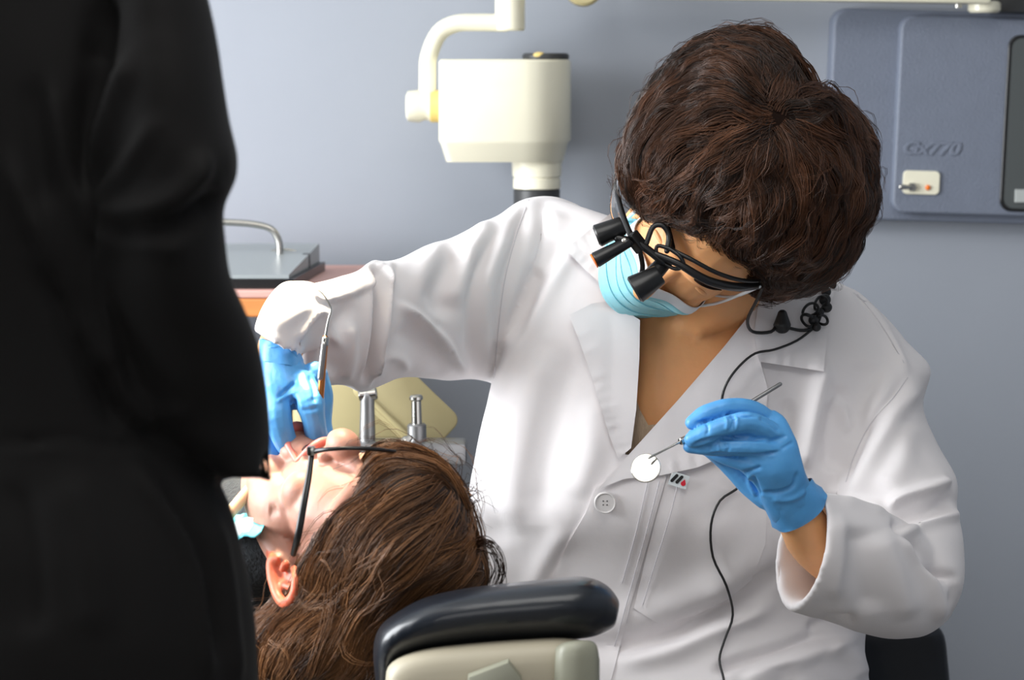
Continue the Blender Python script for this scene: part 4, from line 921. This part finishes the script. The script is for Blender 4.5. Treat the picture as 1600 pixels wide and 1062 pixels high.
a, b = P(1032, 428, 2.315), P(991, 453, 2.315); s2 = scope(a, b, .0110, .0160)
obj('front_lens', cyl(b, b+(b-a)/np.linalg.norm(b-a)*.0006, .0142), M['lens'], s2)
obj('scope_barrel', cyl(P(1042, 405, 2.345), P(1012, 438, 2.325), .0085, .010, bev=.001), M['black_plastic'], lp)
a, b = P(985, 376, 2.325), P(929, 407, 2.322); s3 = scope(a, b, .0062, .0088, 'headlight', lab='small headlight with orange tip')
obj('light_tip', cyl(b, b+(b-a)/np.linalg.norm(b-a)*.0012, .0084), M['orange'], s3)
obj('bridge_mount', join(box(P(995, 378, 2.332), (.022, .014, .012), .002, basis((-.6, -.7, -.4), (.62, .05, -.78))), tube(PT([(965, 372, 2.33), (1000, 382, 2.33), (1035, 408, 2.33)]), .0045), tube(PT([(1010, 380, 2.33), (1020, 355, 2.335), (1035, 352, 2.335), (1045, 368, 2.335), (1042, 392, 2.33)]), .003)), M['black_plastic'], lp)
obj('nose_arm', tube(PT([(1000, 392, 2.33), (1004, 415, 2.335), (1002, 430, 2.34)]), .0028), M['black_plastic'], lp)
q = P(976, 376, 2.322); obj('hinge_screw', ell(q, (.004, .004, .004)), M['steel'], lp)
# retainer cord with beads, and cable
def onc(L, off=.016):
    out = []
    for x, y in L:
        h, n = hit(bv_coat, x, y)
        out.append(h+(CAM-h)/np.linalg.norm(CAM-h)*off if h is not None else P(x, y, 2.5))
    return np.array(out)
rc = [P(1192, 448, 2.40), P(1182, 470, 2.42), P(1168, 500, 2.45)]+list(onc([(1176, 518), (1205, 518), (1216, 505), (1232, 512), (1256, 516), (1275, 508), (1285, 485)], .020))
obj('retainer_cord', tube(np.array(rc), .0019), M['black_rubber'], lp)
h, n = hit(bv_coat, 1218, 498); q = h+[0, -.026, 0]
obj('cord_slider', remesh([tube([q+[0, 0, .008], q+[0, 0, -.004]], [.006, .0105])], .0012, 2)[:2], M['black_rubber'], lp)
bl = [(1304, 410, 5.5), (1300, 421, 8), (1297, 433, 9.5), (1300, 445, 7.5), (1291, 456, 8), (1289, 468, 9.5), (1292, 480, 8.5), (1281, 488, 7), (1271, 500, 8), (1276, 511, 7)]
q_ = onc([(x, y) for x, y, _ in bl], .024)
for (x, y, r_), c_ in zip(bl, q_):
    obj('bead', ell(c_, (r_*.00074, r_*.0006, r_*.00074), nu=16, nv=10), M['black_rubber'], lp)
for x, y, r_, tl in ((1266, 484, 13, .5), (1284, 499, 10, -.4), (1282, 474, 12, .9), (1262, 500, 11, -.9)):
    c_ = onc([(x, y)], .026)[0]; a_ = np.linspace(0, 2*math.pi, 25)
    obj('cord_loop', tube(c_+np.stack([np.cos(a_)*math.cos(tl)-.7*np.sin(a_)*math.sin(tl), .004*np.sin(2*a_), np.cos(a_)*math.sin(tl)+.7*np.sin(a_)*math.cos(tl)], 1)*np.array([r_*.00074, 1, r_*.00074]), .0017, n=8, sub=1, ends=False), M['black_rubber'], lp)
cb = list(onc([(1272, 512), (1245, 532), (1210, 546), (1180, 552), (1155, 572), (1136, 598), (1128, 625)], .019))
cb2 = [P(1132, 660, 2.37), P(1150, 715, 2.40)]
cb3 = list(onc([(1156, 757), (1125, 782), (1111, 820), (1114, 870), (1135, 915), (1145, 960), (1132, 1000), (1124, 1030), (1131, 1062), (1134, 1100)], .009))
obj('light_cable', tube(np.array(cb+cb2+cb3), .0015, n=8), M['black_rubber'], lp, label='thin black cable')

# mouth mirror and probe
mr = thing('mouth_mirror', P(1010, 732, 2.215), 'round dental mouth mirror held in the dentist\'s left hand', 'dental mirror')
A0, A1 = P(1014, 716, 2.185), P(1068, 687, 2.205)
obj('mirror_stem', tube([A0+[.000, -.002, .001], A0*.5+A1*.5, A1], [.0014, .0010, .0016]), M['steel'], mr)
obj('handle', tube([A1, P(1080, 682, 2.212), P(1140, 648, 2.235), P(1219, 600, 2.262)], [.0028, .0026, .0022, .0022], sub=3), M['dull_steel'], mr)
obj('ferrule', cyl(P(1062, 690, 2.203), P(1076, 684, 2.208), .0038, bev=.0008), M['steel'], mr)
mc = P(1009, 731, 2.19); mn = np.array([-.2, -.86, .47]); mn /= np.linalg.norm(mn)
mh = obj('mirror_rim', cyl(mc-mn*.002, mc+mn*.001, .0155, bev=.0006), M['steel'], mr)
obj('mirror_glass', cyl(mc+mn*.001, mc+mn*.0014, .0140), M['mirror'], mh)
pb = thing('dental_probe', P(499, 640, 2.2), 'double ended dental probe held in the dentist\'s right hand', 'dental probe')
obj('handle', tube(PT([(499, 648, 2.185), (503, 590, 2.185), (508, 528, 2.19)]), [.0034, .0036, .0034], sub=2), M['bronze'], pb, label='copper coloured handle')
obj('ferrule', cyl(P(507, 540, 2.189), P(509, 526, 2.19), .0042, bev=.001), M['steel'], pb)
obj('handle_grip', tube(PT([(500.5, 590, 2.1825), (506, 538, 2.1865)]), .0031, sub=2), M['dull_steel'], pb)
obj('hooked_tip', tube(PT([(508, 528, 2.19), (513, 500, 2.19), (517, 485, 2.19), (514, 474, 2.19), (505, 460, 2.19), (496, 452, 2.19)]), [.0018, .0011, .0010, .0009, .0007, .0004]), M['steel'], pb)

# ------------------------------------------------------------------ the patient
PB = basis((.12, -.20, .97), (-.76, -.64, -.12)); PO = P(470, 893, 2.215)
PO = P(433, 893, 2.10)-PB[:, 0]*.082
pat = thing('person', (P(470, 960, 2.3)[0]-.6, 2.5, 0.45), 'reclined patient with long brown hair, dark glasses and open mouth', 'person')
PO = PO+np.array([.004, 0, 0])
hl, PTt = head(PB, PO, 1.0, mouth_open=.034)
_e = ell((0, .112, -.014), (.0165, .0165, .020)); hl.append((PTt(_e[0]), _e[1]))
for sg in (-1, 1):
    for c_, r_ in (((sg*.040, .034, -.060), (.029, .036, .046)), ((sg*.034, .045, -.088), (.026, .034, .030))):
        _e = ell(c_, r_); hl.append((PTt(_e[0]), _e[1]))
Vp, Fp, Np = remesh(hl, .0022, 5)
Vp = sculpt(Vp, Np, [([(420, 797), (428, 797), (434, 795)], 9, -2.5)])
up, fw, lf = PB[:, 2], PB[:, 1], PB[:, 0]
nk = PO-up*.10-fw*.015; sh = nk-up*.10-fw*.07
body_dir = np.array([-.80, .58, -.16]); body_dir /= np.linalg.norm(body_dir); sidev = np.cross(body_dir, [0, 0, 1]); sidev /= np.linalg.norm(sidev)
ch = sh+body_dir*.22; hp = sh+body_dir*.52+[0, 0, -.06]
neckp = tube([PO-up*.02, nk, sh], [.046, .050, .07], n=20)
def slab(a, b, wa, wb, ta, tb):
    R = []; an = np.linspace(0, 2*math.pi, 28, endpoint=False)
    for t_ in np.linspace(0, 1, 8):
        c = a+(b-a)*t_; e = math.sin(math.pi*(.12+.88*min(1, t_*1.6+.05))/2) if t_ < .5 else 1
        R.append(c+np.cos(an)[:, None]*sidev*(wa+(wb-wa)*t_)*e+np.sin(an)[:, None]*np.array([0, 0, 1.0])*(ta+(tb-ta)*t_)*e)
    return rings(np.array(R))
lg = []
for sg in (-1, 1):
    lg.append(tube([hp+sidev*.09*sg, hp+body_dir*.22+sidev*.1*sg+[0, 0, .0], hp+body_dir*.42+sidev*.11*sg+[0, 0, .05], hp+body_dir*.62+sidev*.11*sg+[0, 0, -.1], hp+body_dir*.80+sidev*.11*sg+[0, 0, -.22]], [.09, .085, .065, .055, .04]))
arms = [tube([sh+sidev*.18*sg+body_dir*.04, sh+sidev*.23*sg+body_dir*.28+[0, 0, -.03], sh+sidev*.10*sg+body_dir*.42+[0, 0, .08]], [.05, .042, .03]) for sg in (-1, 1)]
Vq, Fq, Nq = remesh([neckp, slab(sh+body_dir*.03, hp, .19, .17, .085, .09)]+arms+lg, .006, 4)
po_ = obj('body', (np.concatenate([Vq, Vp]), np.concatenate([Fq, Fp+len(Vq)])), [M['skin_pale'], M['skin_ear']], pat)
lc = ((Vp-PO)@PB)[Fp].mean(1); mi = np.zeros(len(Fq)+len(Fp), np.int32); mi[len(Fq):] = ((abs(lc[:, 0]) > .0735) & (lc[:, 1] < .016) & (lc[:, 2] < .045)).astype(np.int32)
po_.data.polygons.foreach_set('material_index', mi)
Vq, Fq, Nq = remesh([slab(sh+body_dir*.015, hp, .20, .18, .095, .1)]+[tube([sh+sidev*.17*sg+body_dir*.04, sh+sidev*.23*sg+body_dir*.28+[0, 0, -.03]], [.062, .055]) for sg in (-1, 1)]+[tube([nk-up*.012, sh], [.060, .085])], .006, 4)
obj('dark_top', (Vq, Fq), M['dark_cloth'], pat)
Vq, Fq, Nq = remesh([tube([hp+sidev*.09*sg, hp+body_dir*.22+sidev*.1*sg, hp+body_dir*.42+sidev*.11*sg+[0, 0, .05], hp+body_dir*.62+sidev*.11*sg+[0, 0, -.1], hp+body_dir*.76+sidev*.11*sg+[0, 0, -.19]], [.11, .098, .078, .068, .058]) for sg in (-1, 1)]+[ell(hp, (.17, .13, .1))], .008, 4)
obj('trousers', (Vq, Fq), M['trousers'], pat)
for sg in (-1, 1):
    e = hp+body_dir*.80+sidev*.11*sg+[0, 0, -.22]
    obj('shoe', remesh([tube([e+[0, 0, -.02], e+body_dir*.05+[0, 0, .05], e+body_dir*.07+[0, 0, .12]], [.042, .04, .03])], .006, 3)[:2], M['shoe'], pat)
# lips, eyes
mo = .022
obj('lips', join(tube(PTt([(-.024, .083, -.058), (-.012, .098, -.050), (0, .102, -.049), (.012, .098, -.050), (.024, .083, -.058)]), [.003, .0045, .0045, .0045, .003]),
                 tube(PTt([(-.024, .083, -.060), (-.015, .094, -.092), (0, .099, -.099), (.015, .094, -.092), (.024, .083, -.060)]), [.003, .005, .006, .005, .003])), M['lip'], pat)
obj('mouth_interior', (PTt(ell((0, .088, -.075), (.018, .007, .020))[0]), ell((0, 0, 0), (1, 1, 1))[1]), mat('dark_mouth', srgb(60, 22, 20), .5), pat)
for sg in (-1, 1):
    obj('eyelid', (PTt(ell((sg*.031, .0725, .011), (.0135, .0105, .0105))[0]), ell((0, 0, 0), (1, 1, 1))[1]), M['skin_pale'], pat)
    obj('eyelashes', tube(PTt([(sg*.018, .0815, .006), (sg*.031, .0835, .003), (sg*.045, .076, .006)]), .0009), M['hair2b'], pat)
# hair form and strands
hb2 = loft([(606, 700, 648, 703, 2.16, .012), (590, 712, 676, 716, 2.15, .045), (572, 738, 706, 742, 2.14, .075), (548, 770, 726, 772, 2.14, .098), (524, 805, 738, 806, 2.14, .112), (492, 845, 747, 845, 2.14, .118), (468, 885, 757, 882, 2.14, .118),
            (458, 915, 750, 912, 2.14, .110), (430, 945, 715, 945, 2.14, .095), (408, 975, 670, 975, 2.13, .085), (395, 1010, 640, 1010, 2.12, .078), (386, 1060, 632, 1060, 2.12, .066), (392, 1120, 625, 1120, 2.14, .04), (420, 1190, 600, 1190, 2.14, .025)], n=56, sub=5)
Vs, Fs, Ns = remesh([hb2], .005, 3); Vs = undulate(Vs, Ns, .008, 70, 6)
phair = obj('hair', (Vs, Fs), M['hair2b'], pat, label='long auburn brown hair')
bvs = bvh_of(Vs, Fs)
g2 = [[(690, 720), (620, 770), (560, 850), (490, 950), (430, 1030)], [(725, 780), (650, 820), (590, 890), (530, 980), (480, 1060)], [(745, 850), (690, 870), (630, 920), (580, 990), (540, 1060)], [(640, 705), (590, 735), (540, 800), (490, 870), (465, 920), (420, 990)],
      [(752, 885), (710, 895), (660, 930), (620, 990), (600, 1060)], [(470, 900), (440, 960), (410, 1020), (395, 1100)]]
H = hair_mesh(bvs, Vs, Fs, g2, 1200, 18, .13, 11, .00045, .0045, (.002, .008), .0028, 1.0, seed=5, gs=45, noise=.14, clump=.6)
hair_obj('hair_strands', H, M['hair2'], phair)
H = hair_mesh(bvs, Vs, Fs, g2, 140, 3, .07, 9, .00028, .005, (.008, .030), .008, 1.2, seed=12, gs=45, noise=.9)
hair_obj('flyaway_strands', H, M['hair2'], phair)
# escaping curl on the right
cl = []
for k in range(26):
    o_ = rng.normal(0, .0032, 3); a_ = rng.uniform(-12, 9)
    cl.append(tube(PT([(735, 852, 2.1), (758, 846+a_*.3, 2.08), (776+a_*.5, 860, 2.07), (785+a_*.6, 885, 2.07), (781+a_, 908, 2.08), (768, 925, 2.09)])+o_, [.00045, .00045, .0004, .0004, .0003, .0002], n=4, sub=3))
V, F = join(*cl); o = obj('loose_curl', (V, F), M['hair2'], phair)
cl = []
for k in range(30):
    x0, y0_ = rng.uniform(640, 745), 0; y0_ = 712+(x0-640)*.75
    a1, a2 = rng.uniform(10, 50), rng.uniform(-40, 10)
    cl.append(tube(PT([(x0-20, y0_+12, 2.13), (x0+8, y0_+a2*.4-4, 2.13), (x0+a1*.7, y0_+a2, 2.12), (x0+a1, y0_+a2+rng.uniform(-10, 30), 2.12)]), [.0003, .0003, .00025, .0001], n=3, sub=3))
V, F = join(*cl); obj('stray_hairs', (V, F), M['hair2'], phair)
# glasses
gp = thing('glasses', P(540, 705, 2.15), 'dark framed glasses worn by the reclined patient', 'glasses')
hg = P(487, 706, 2.075)
obj('temple_arm', tube(PT([(487, 706, 2.085), (483, 740, 2.075), (474, 790, 2.06), (466, 835, 2.055), (458, 866, 2.07)]), [.0028, .0032, .0036, .0036, .0028], flat=.6), M['black_plastic'], gp)
rim = tube(PT([(487, 706, 2.085), (510, 702, 2.07), (550, 700, 2.065), (590, 702, 2.075), (622, 706, 2.10)]), [.003, .0022, .002, .002, .002])
rim2 = tube(PT([(487, 706, 2.085), (484, 716, 2.10), (500, 722, 2.14), (540, 714, 2.17), (590, 703, 2.185)]), [.0024, .0016, .0014, .0014, .0014])
obj('front_rim', rim, M['black_plastic'], gp)
obj('hinge', box(P(486, 704, 2.082), (.008, .008, .009), .0015), M['steel'], gp)
# saliva tube
et = thing('saliva_ejector', P(366, 798, 2.2), 'beige saliva ejector tube hooked into the patient\'s mouth', 'suction tube')
obj('tube', tube(PT([(350, 812, 2.16), (372, 786, 2.17), (396, 757, 2.18), (412, 735, 2.185), (424, 723, 2.19), (440, 722, 2.195), (452, 735, 2.20)]), [.0062]*4+[.0055, .0055, .005]), M['tube'], et)
# bib
bc = PT([(350, 762, 2.27), (425, 772, 2.24), (405, 820, 2.16), (378, 842, 2.16), (330, 850, 2.2), (250, 760, 2.5)])
def quadgrid(c, n, m, bulge=.01):
    A = np.zeros((n, m, 3))
    for i in range(n):
        for j in range(m):
            s_, t_ = i/(n-1), j/(m-1)
            A[i, j] = (c[0]*(1-s_)+c[1]*s_)*(1-t_)+(c[3]*(1-s_)+c[2]*s_)*t_
            A[i, j, 2] += bulge*math.sin(s_*math.pi)*math.sin(t_*math.pi)+.002*math.sin(s_*17+t_*9)
    return A
def sheet(A, th=.0015):
    B = A-[0, 0, th]; m, n = A.shape[:2]; V = np.concatenate([A.reshape(-1, 3), B.reshape(-1, 3)]); F = []; o = m*n
    for i in range(m-1):
        for j in range(n-1):
            F.append((i*n+j, i*n+j+1, (i+1)*n+j+1, (i+1)*n+j)); F.append(tuple(o+q for q in (i*n+j, (i+1)*n+j, (i+1)*n+j+1, i*n+j+1)))
    for i in range(m-1): F += [(i*n, (i+1)*n, o+(i+1)*n, o+i*n), (i*n+n-1, o+i*n+n-1, o+(i+1)*n+n-1, (i+1)*n+n-1)]
    for j in range(n-1): F += [(j, o+j, o+j+1, j+1), ((m-1)*n+j, (m-1)*n+j+1, o+(m-1)*n+j+1, o+(m-1)*n+j)]
    return V, F
A = quadgrid([P(240, 750, 2.6), P(430, 768, 2.30), P(408, 832, 2.10), P(330, 850, 2.16)], 16, 12, .012)
bb = obj('patient_bib', sheet(A), M['bib'], label='light blue paper bib across the patient\'s chest', cat='bib')
A = quadgrid([P(315, 834, 2.13), P(396, 806, 2.09), P(394, 822, 2.07), P(345, 850, 2.09)], 10, 8, .004)
obj('folded_edge', sheet(A), M['bib_white'], bb, label='white tissue edge')
# far side: grey pole and beige bead mat seen between the people
ob = thing('instrument_arm', (P(378, 760, 2.9)[0], 2.9, 0), 'grey upright pole behind the patient\'s chin', 'pole')
obj('pole', cyl((P(378, 760, 2.9)[0], 2.9, .02), (P(378, 760, 2.9)[0], 2.9, P(378, 742, 2.9)[2]), .012), M['grey_plastic'], ob)
obj('pole_foot', cyl((P(378, 760, 2.9)[0], 2.9, 0), (P(378, 760, 2.9)[0], 2.9, .03), .06, bev=.005), M['dark_grey'], ob)
cb_ = thing('wire_basket', (P(345, 760, 3.0)[0], 3.0, P(345, 790, 3.0)[2]), 'beige wire basket behind the black clad person\'s elbow', 'basket')
for k in range(7):
    yy = 700+k*13
    obj('wire', tube(PT([(255, yy-6, 3.02), (300, yy, 3.0), (345, yy+4, 2.98), (368, yy+2, 2.98), (372, yy-3, 3.06), (320, yy-8, 3.12), (255, yy-12, 3.1)]), .0035, n=8), M['beads'], cb_)
obj('basket_floor', box(P(312, 792, 3.05), (.105, .14, .006), .001), M['beads'], cb_, smooth=False)
obj('basket_stand', cyl(P(312, 795, 3.05)*[1, 1, 0], P(312, 792, 3.05), .012), M['dark_grey'], cb_)

# ------------------------------------------------------------------ dental chair
dc = thing('dental_chair', (PO[0]-.5, 2.6, 0), 'reclined dental chair with black headrest cushion under the patient', 'dental chair')
hd = loft([(588, 1075, 604, 1100, 2.0, .02), (583, 1020, 612, 1066, 2.0, .05), (590, 985, 622, 1036, 2.0, .062), (612, 962, 660, 1020, 2.0, .07), (660, 935, 700, 1013, 2.0, .075), (720, 920, 740, 1008, 2.0, .077), (790, 911, 800, 1003, 2.0, .078), (860, 904, 866, 1000, 2.0, .078), (915, 901, 915, 997, 2.0, .072), (950, 915, 940, 990, 2.0, .055), (969, 940, 962, 978, 2.0, .03)], n=40, sub=5, pw=.9)
Vd, Fd, Nd = remesh([hd], .004, 4)
obj('headrest_cushion', (Vd, Fd), M['vinyl'], dc)
shl = loft([(606, 1150, 606, 1155, 1.97, .02), (602, 1070, 640, 1150, 1.97, .045), (612, 1034, 660, 1150, 1.97, .05), (660, 1014, 700, 1150, 1.97, .053), (740, 1004, 760, 1150, 1.97, .055), (820, 998, 830, 1140, 1.97, .055), (880, 996, 880, 1130, 1.97, .053), (926, 1003, 920, 1110, 1.97, .04)], n=32, sub=4, pw=.55)
sh_ = obj('headrest_shell', shl, M['shell'], dc, label='cream plastic headrest shell')
obj('hinge_block', loft([(868, 1012, 864, 1120, 1.925, .012), (880, 1004, 880, 1120, 1.925, .02), (905, 1000, 905, 1120, 1.925, .022), (930, 1004, 930, 1120, 1.93, .02), (937, 1030, 937, 1110, 1.93, .01)], n=24, pw=.5), M['shell2'], sh_, label='grey rounded hinge block')
obj('adjuster', prism([(p[0]*1990/K*.001*1000/1000, p[1]*1990/K*.001) for p in ((-40, -60), (-38, 10), (24, 34), (44, 8), (48, -60))], P(770, 1062, 1.915), (1, 0, 0), (0, 0, 1), (0, -1, 0), .012, .003), M['shell2'], sh_, label='grey adjuster lever')
bk0 = sh+body_dir*.05+[0, 0, -.14]; bk1 = hp+[0, 0, -.16]
def pad(a, b, w_, t_):
    R = []; an = np.linspace(0, 2*math.pi, 28, endpoint=False)
    for k in (0, .03, .5, .97, 1):
        e = .85 if k in (0, 1) else 1
        c = a+(b-a)*k; cs = np.sign(np.cos(an))*abs(np.cos(an))**.5; sn = np.sign(np.sin(an))*abs(np.sin(an))**.5
        R.append(c+cs[:, None]*sidev*w_*e+sn[:, None]*np.array([0, 0, t_*e]))
    return rings(np.array(R))
obj('backrest', pad(bk0, bk1, .24, .035), M['vinyl'], dc)
obj('seat', pad(bk1+body_dir*.01, bk1+body_dir*.5+[0, 0, .0], .25, .04), M['vinyl'], dc)
obj('leg_rest', pad(bk1+body_dir*.51, bk1+body_dir*.95+[0, 0, -.25], .2, .035), M['vinyl'], dc)
nb0 = P(780, 1120, 2.03); obj('headrest_arm', tube([nb0, nb0+[-.06, .1, -.10], bk0+[0, 0, -.03]+body_dir*.08], .022), M['shell'], dc)
pc = bk1+body_dir*.15
obj('column', box((pc[0], pc[1], (pc[2]-.05)/2), (.24, .24, pc[2]-.06), .03), M['shell'], dc)
obj('base_plate', box((pc[0], pc[1], .02), (.5, .7, .04), .01), M['shell'], dc)

# ------------------------------------------------------------------ person in black, foreground left
blk = thing('person', (P(60, 700, 1.62)[0], 1.62, 0), 'person in loose black tunic standing with back to the camera, left foreground', 'person')
dB = 1.62
tor = loft([(-110, -230, 20, -240, dB+.03, .05), (-260, -190, 170, -170, dB+.03, .08), (-330, -110, 262, -80, dB+.02, .11), (-345, 30, 292, 30, dB+.02, .12), (-330, 200, 300, 200, dB+.02, .125), (-300, 400, 305, 400, dB+.02, .12), (-280, 560, 308, 560, dB+.02, .115), (-275, 680, 312, 690, dB+.02, .115),
            (-280, 730, 336, 740, dB+.02, .12), (-290, 800, 362, 800, dB+.02, .13), (-300, 870, 378, 870, dB+.02, .14), (-310, 940, 392, 940, dB+.02, .145), (-315, 1010, 398, 1010, dB+.02, .15), (-320, 1100, 402, 1100, dB+.02, .15), (-325, 1400, 405, 1400, dB+.02, .15), (-330, 1750, 410, 1750, dB+.02, .15)], n=56, sub=5)
slv = loft([(110, -150, 235, -110, dB-.0, .05), (130, -60, 308, -50, dB-.02, .085), (140, 40, 334, 40, dB-.03, .09), (142, 120, 347, 120, dB-.04, .09), (145, 190, 360, 190, dB-.045, .088), (150, 245, 374, 245, dB-.05, .085), (152, 285, 370, 285, dB-.05, .083), (152, 325, 351, 325, dB-.05, .08), (155, 370, 354, 370, dB-.05, .08), (160, 430, 362, 430, dB-.045, .08),
            (165, 480, 384, 480, dB-.035, .08), (176, 540, 409, 540, dB-.02, .08), (192, 600, 422, 600, dB-.01, .078), (215, 650, 426, 650, dB, .074), (250, 695, 426, 695, dB, .068), (318, 728, 426, 730, dB, .06), (324, 744, 430, 752, dB, .060), (326, 748, 430, 755, dB, .058), (334, 744, 420, 748, dB, .05), (345, 700, 415, 700, dB, .045)], n=48, sub=5)
slv2 = (lambda q: (np.array([[2*P(-20, 0, dB)[0]-v[0], v[1], v[2]] for v in q[0]]), [tuple(f[::-1]) for f in q[1]]))(slv)
Vk, Fk, Nk = remesh([tor, slv, slv2], .006, 4)
bf = [([(165, -20), (150, 100), (135, 200), (135, 320)], 16, -16), ([(70, 120), (95, 220), (130, 320), (150, 380)], 12, 10), ([(60, 120), (60, 230), (75, 330)], 20, -8), ([(205, 80), (175, 180), (150, 270), (140, 325)], 12, 12), ([(250, 180), (200, 260), (160, 310), (140, 325)], 9, 9),
      ([(330, 235), (290, 290), (240, 325), (150, 330)], 14, 14), ([(350, 300), (300, 340), (230, 355), (160, 350)], 13, -12), ([(150, 345), (175, 370), (165, 410), (160, 470)], 12, 8), ([(160, 350), (240, 380), (300, 390)], 18, 6),
      ([(0, 230), (50, 340), (90, 430), (130, 520), (190, 620)], 12, 12), ([(60, 400), (110, 500), (150, 600), (190, 680)], 16, -14), ([(165, 440), (175, 560), (200, 640), (260, 665)], 10, 12), ([(160, 560), (185, 640), (250, 690)], 9, -14), ([(200, 600), (240, 640), (300, 640)], 14, 7),
      ([(-20, 690), (60, 692), (140, 694), (220, 696), (310, 700)], 5, -6), ([(-20, 702), (60, 703), (140, 705), (220, 706), (315, 712)], 5, 4),
      ([(200, 720), (260, 800), (300, 880), (320, 1000), (325, 1080)], 12, 10), ([(240, 740), (300, 830), (330, 920), (345, 1040)], 12, -10), ([(330, 800), (352, 900), (365, 1000), (372, 1080)], 9, 8), ([(20, 740), (40, 850), (45, 1000)], 26, -7), ([(100, 740), (140, 850), (150, 1000)], 30, 6)]
Vk = sculpt(Vk, Nk, bf); Vk = smooth_mesh(Vk, Fk, 2, .4); Vk = undulate(Vk, normals(Vk, Fk), .006, 30, 4)
zmin = .12
tun = obj('black_tunic', (Vk, Fk), M['black_cloth'], blk)
cxm = P(-20, 700, dB)[0]
bd = [tube([(cxm+sg*.1, dB+.04, .9), (cxm+sg*.1, dB+.04, .5), (cxm+sg*.1, dB+.05, .07)], [.08, .055, .036]) for sg in (-1, 1)]
bd += [loft([(-200, -100, 150, -100, dB+.03, .06), (-220, 100, 180, 100, dB+.03, .08), (-200, 600, 170, 600, dB+.03, .08), (-220, 900, 200, 900, dB+.03, .09)], n=24)]
zsh = P(0, -190, dB)[2]
bd += [tube([(cxm, dB+.03, zsh-.1), (cxm, dB+.02, zsh+.02), (cxm, dB+.035, zsh+.13)], [.06, .055, .06])]
hb3, _ = head(basis((.1, 1, -.25), (-1, .1, 0)), np.array([cxm, dB+.05, zsh+.14]))
arm3 = tube([P(240, 60, dB), P(270, 400, dB), P(310, 620, dB+.02), P(345, 690, dB+.04)], [.05, .045, .04, .03])
Vq, Fq, Nq = remesh(bd+hb3+[arm3], .006, 3)
bvk = bvh_of(Vk, Fk); Vq = tuck(Vq, bvk, (Vq[:, 2] > zsh-.02) | (Vq[:, 2] < .45), .010, .12)
obj('body', (Vq, Fq), M['skin'], blk)
Vq, Fq, Nq = remesh([ell((cxm, dB+.02, zsh+.19), (.09, .105, .11)), ell((cxm, dB-.02, zsh+.12), (.075, .07, .1))], .006, 3)
keep = (Vq[Fq].mean(1)[:, 1] < dB+.085); obj('hair', (Vq, Fq[keep]), M['hair1b'], blk)
for sg in (-1, 1):
    obj('shoe', remesh([tube([(cxm+sg*.1, dB+.02, .045), (cxm+sg*.1, dB+.17, .032)], [.045, .034]), tube([(cxm+sg*.1, dB+.05, .1), (cxm+sg*.1, dB+.05, .04)], .042)], .006, 3)[:2], M['shoe'], blk)
# hand resting forward of the hem, hidden behind the sleeve
hnd = P(385, 712, dB+.13)

# ------------------------------------------------------------------ operating lamp above (source of the warm pool of light)
ol = thing('operating_lamp', (-0.36, 2.38, 1.92), 'dental operating lamp above the patient\'s mouth', 'lamp')
ax = np.array([-.145, .15, .92]); ax /= np.linalg.norm(ax); pc_ = np.array([-0.36, 2.38, 1.92])+ax*.004
obj('reflector', rings(np.array([[pc_+ax*h_+r_*(math.cos(a_)*np.cross(ax, [0, 1, 0])+math.sin(a_)*np.cross(ax, np.cross(ax, [0, 1, 0]))) for a_ in np.linspace(0, 2*math.pi, 28, endpoint=False)] for h_, r_ in ((0, .13), (.03, .125), (.07, .08), (.08, .02))]), False), M['cream'], ol)
obj('lamp_arm', tube([pc_+ax*.08, pc_+ax*.2, (-.6, 3.0, 2.4), (-.6, 3.0, 2.715)], .015), M['cream'], ol)
print('TRIS', sum(len(o.data.loops)-2*len(o.data.polygons) for o in bpy.data.objects if o.type == 'MESH'))
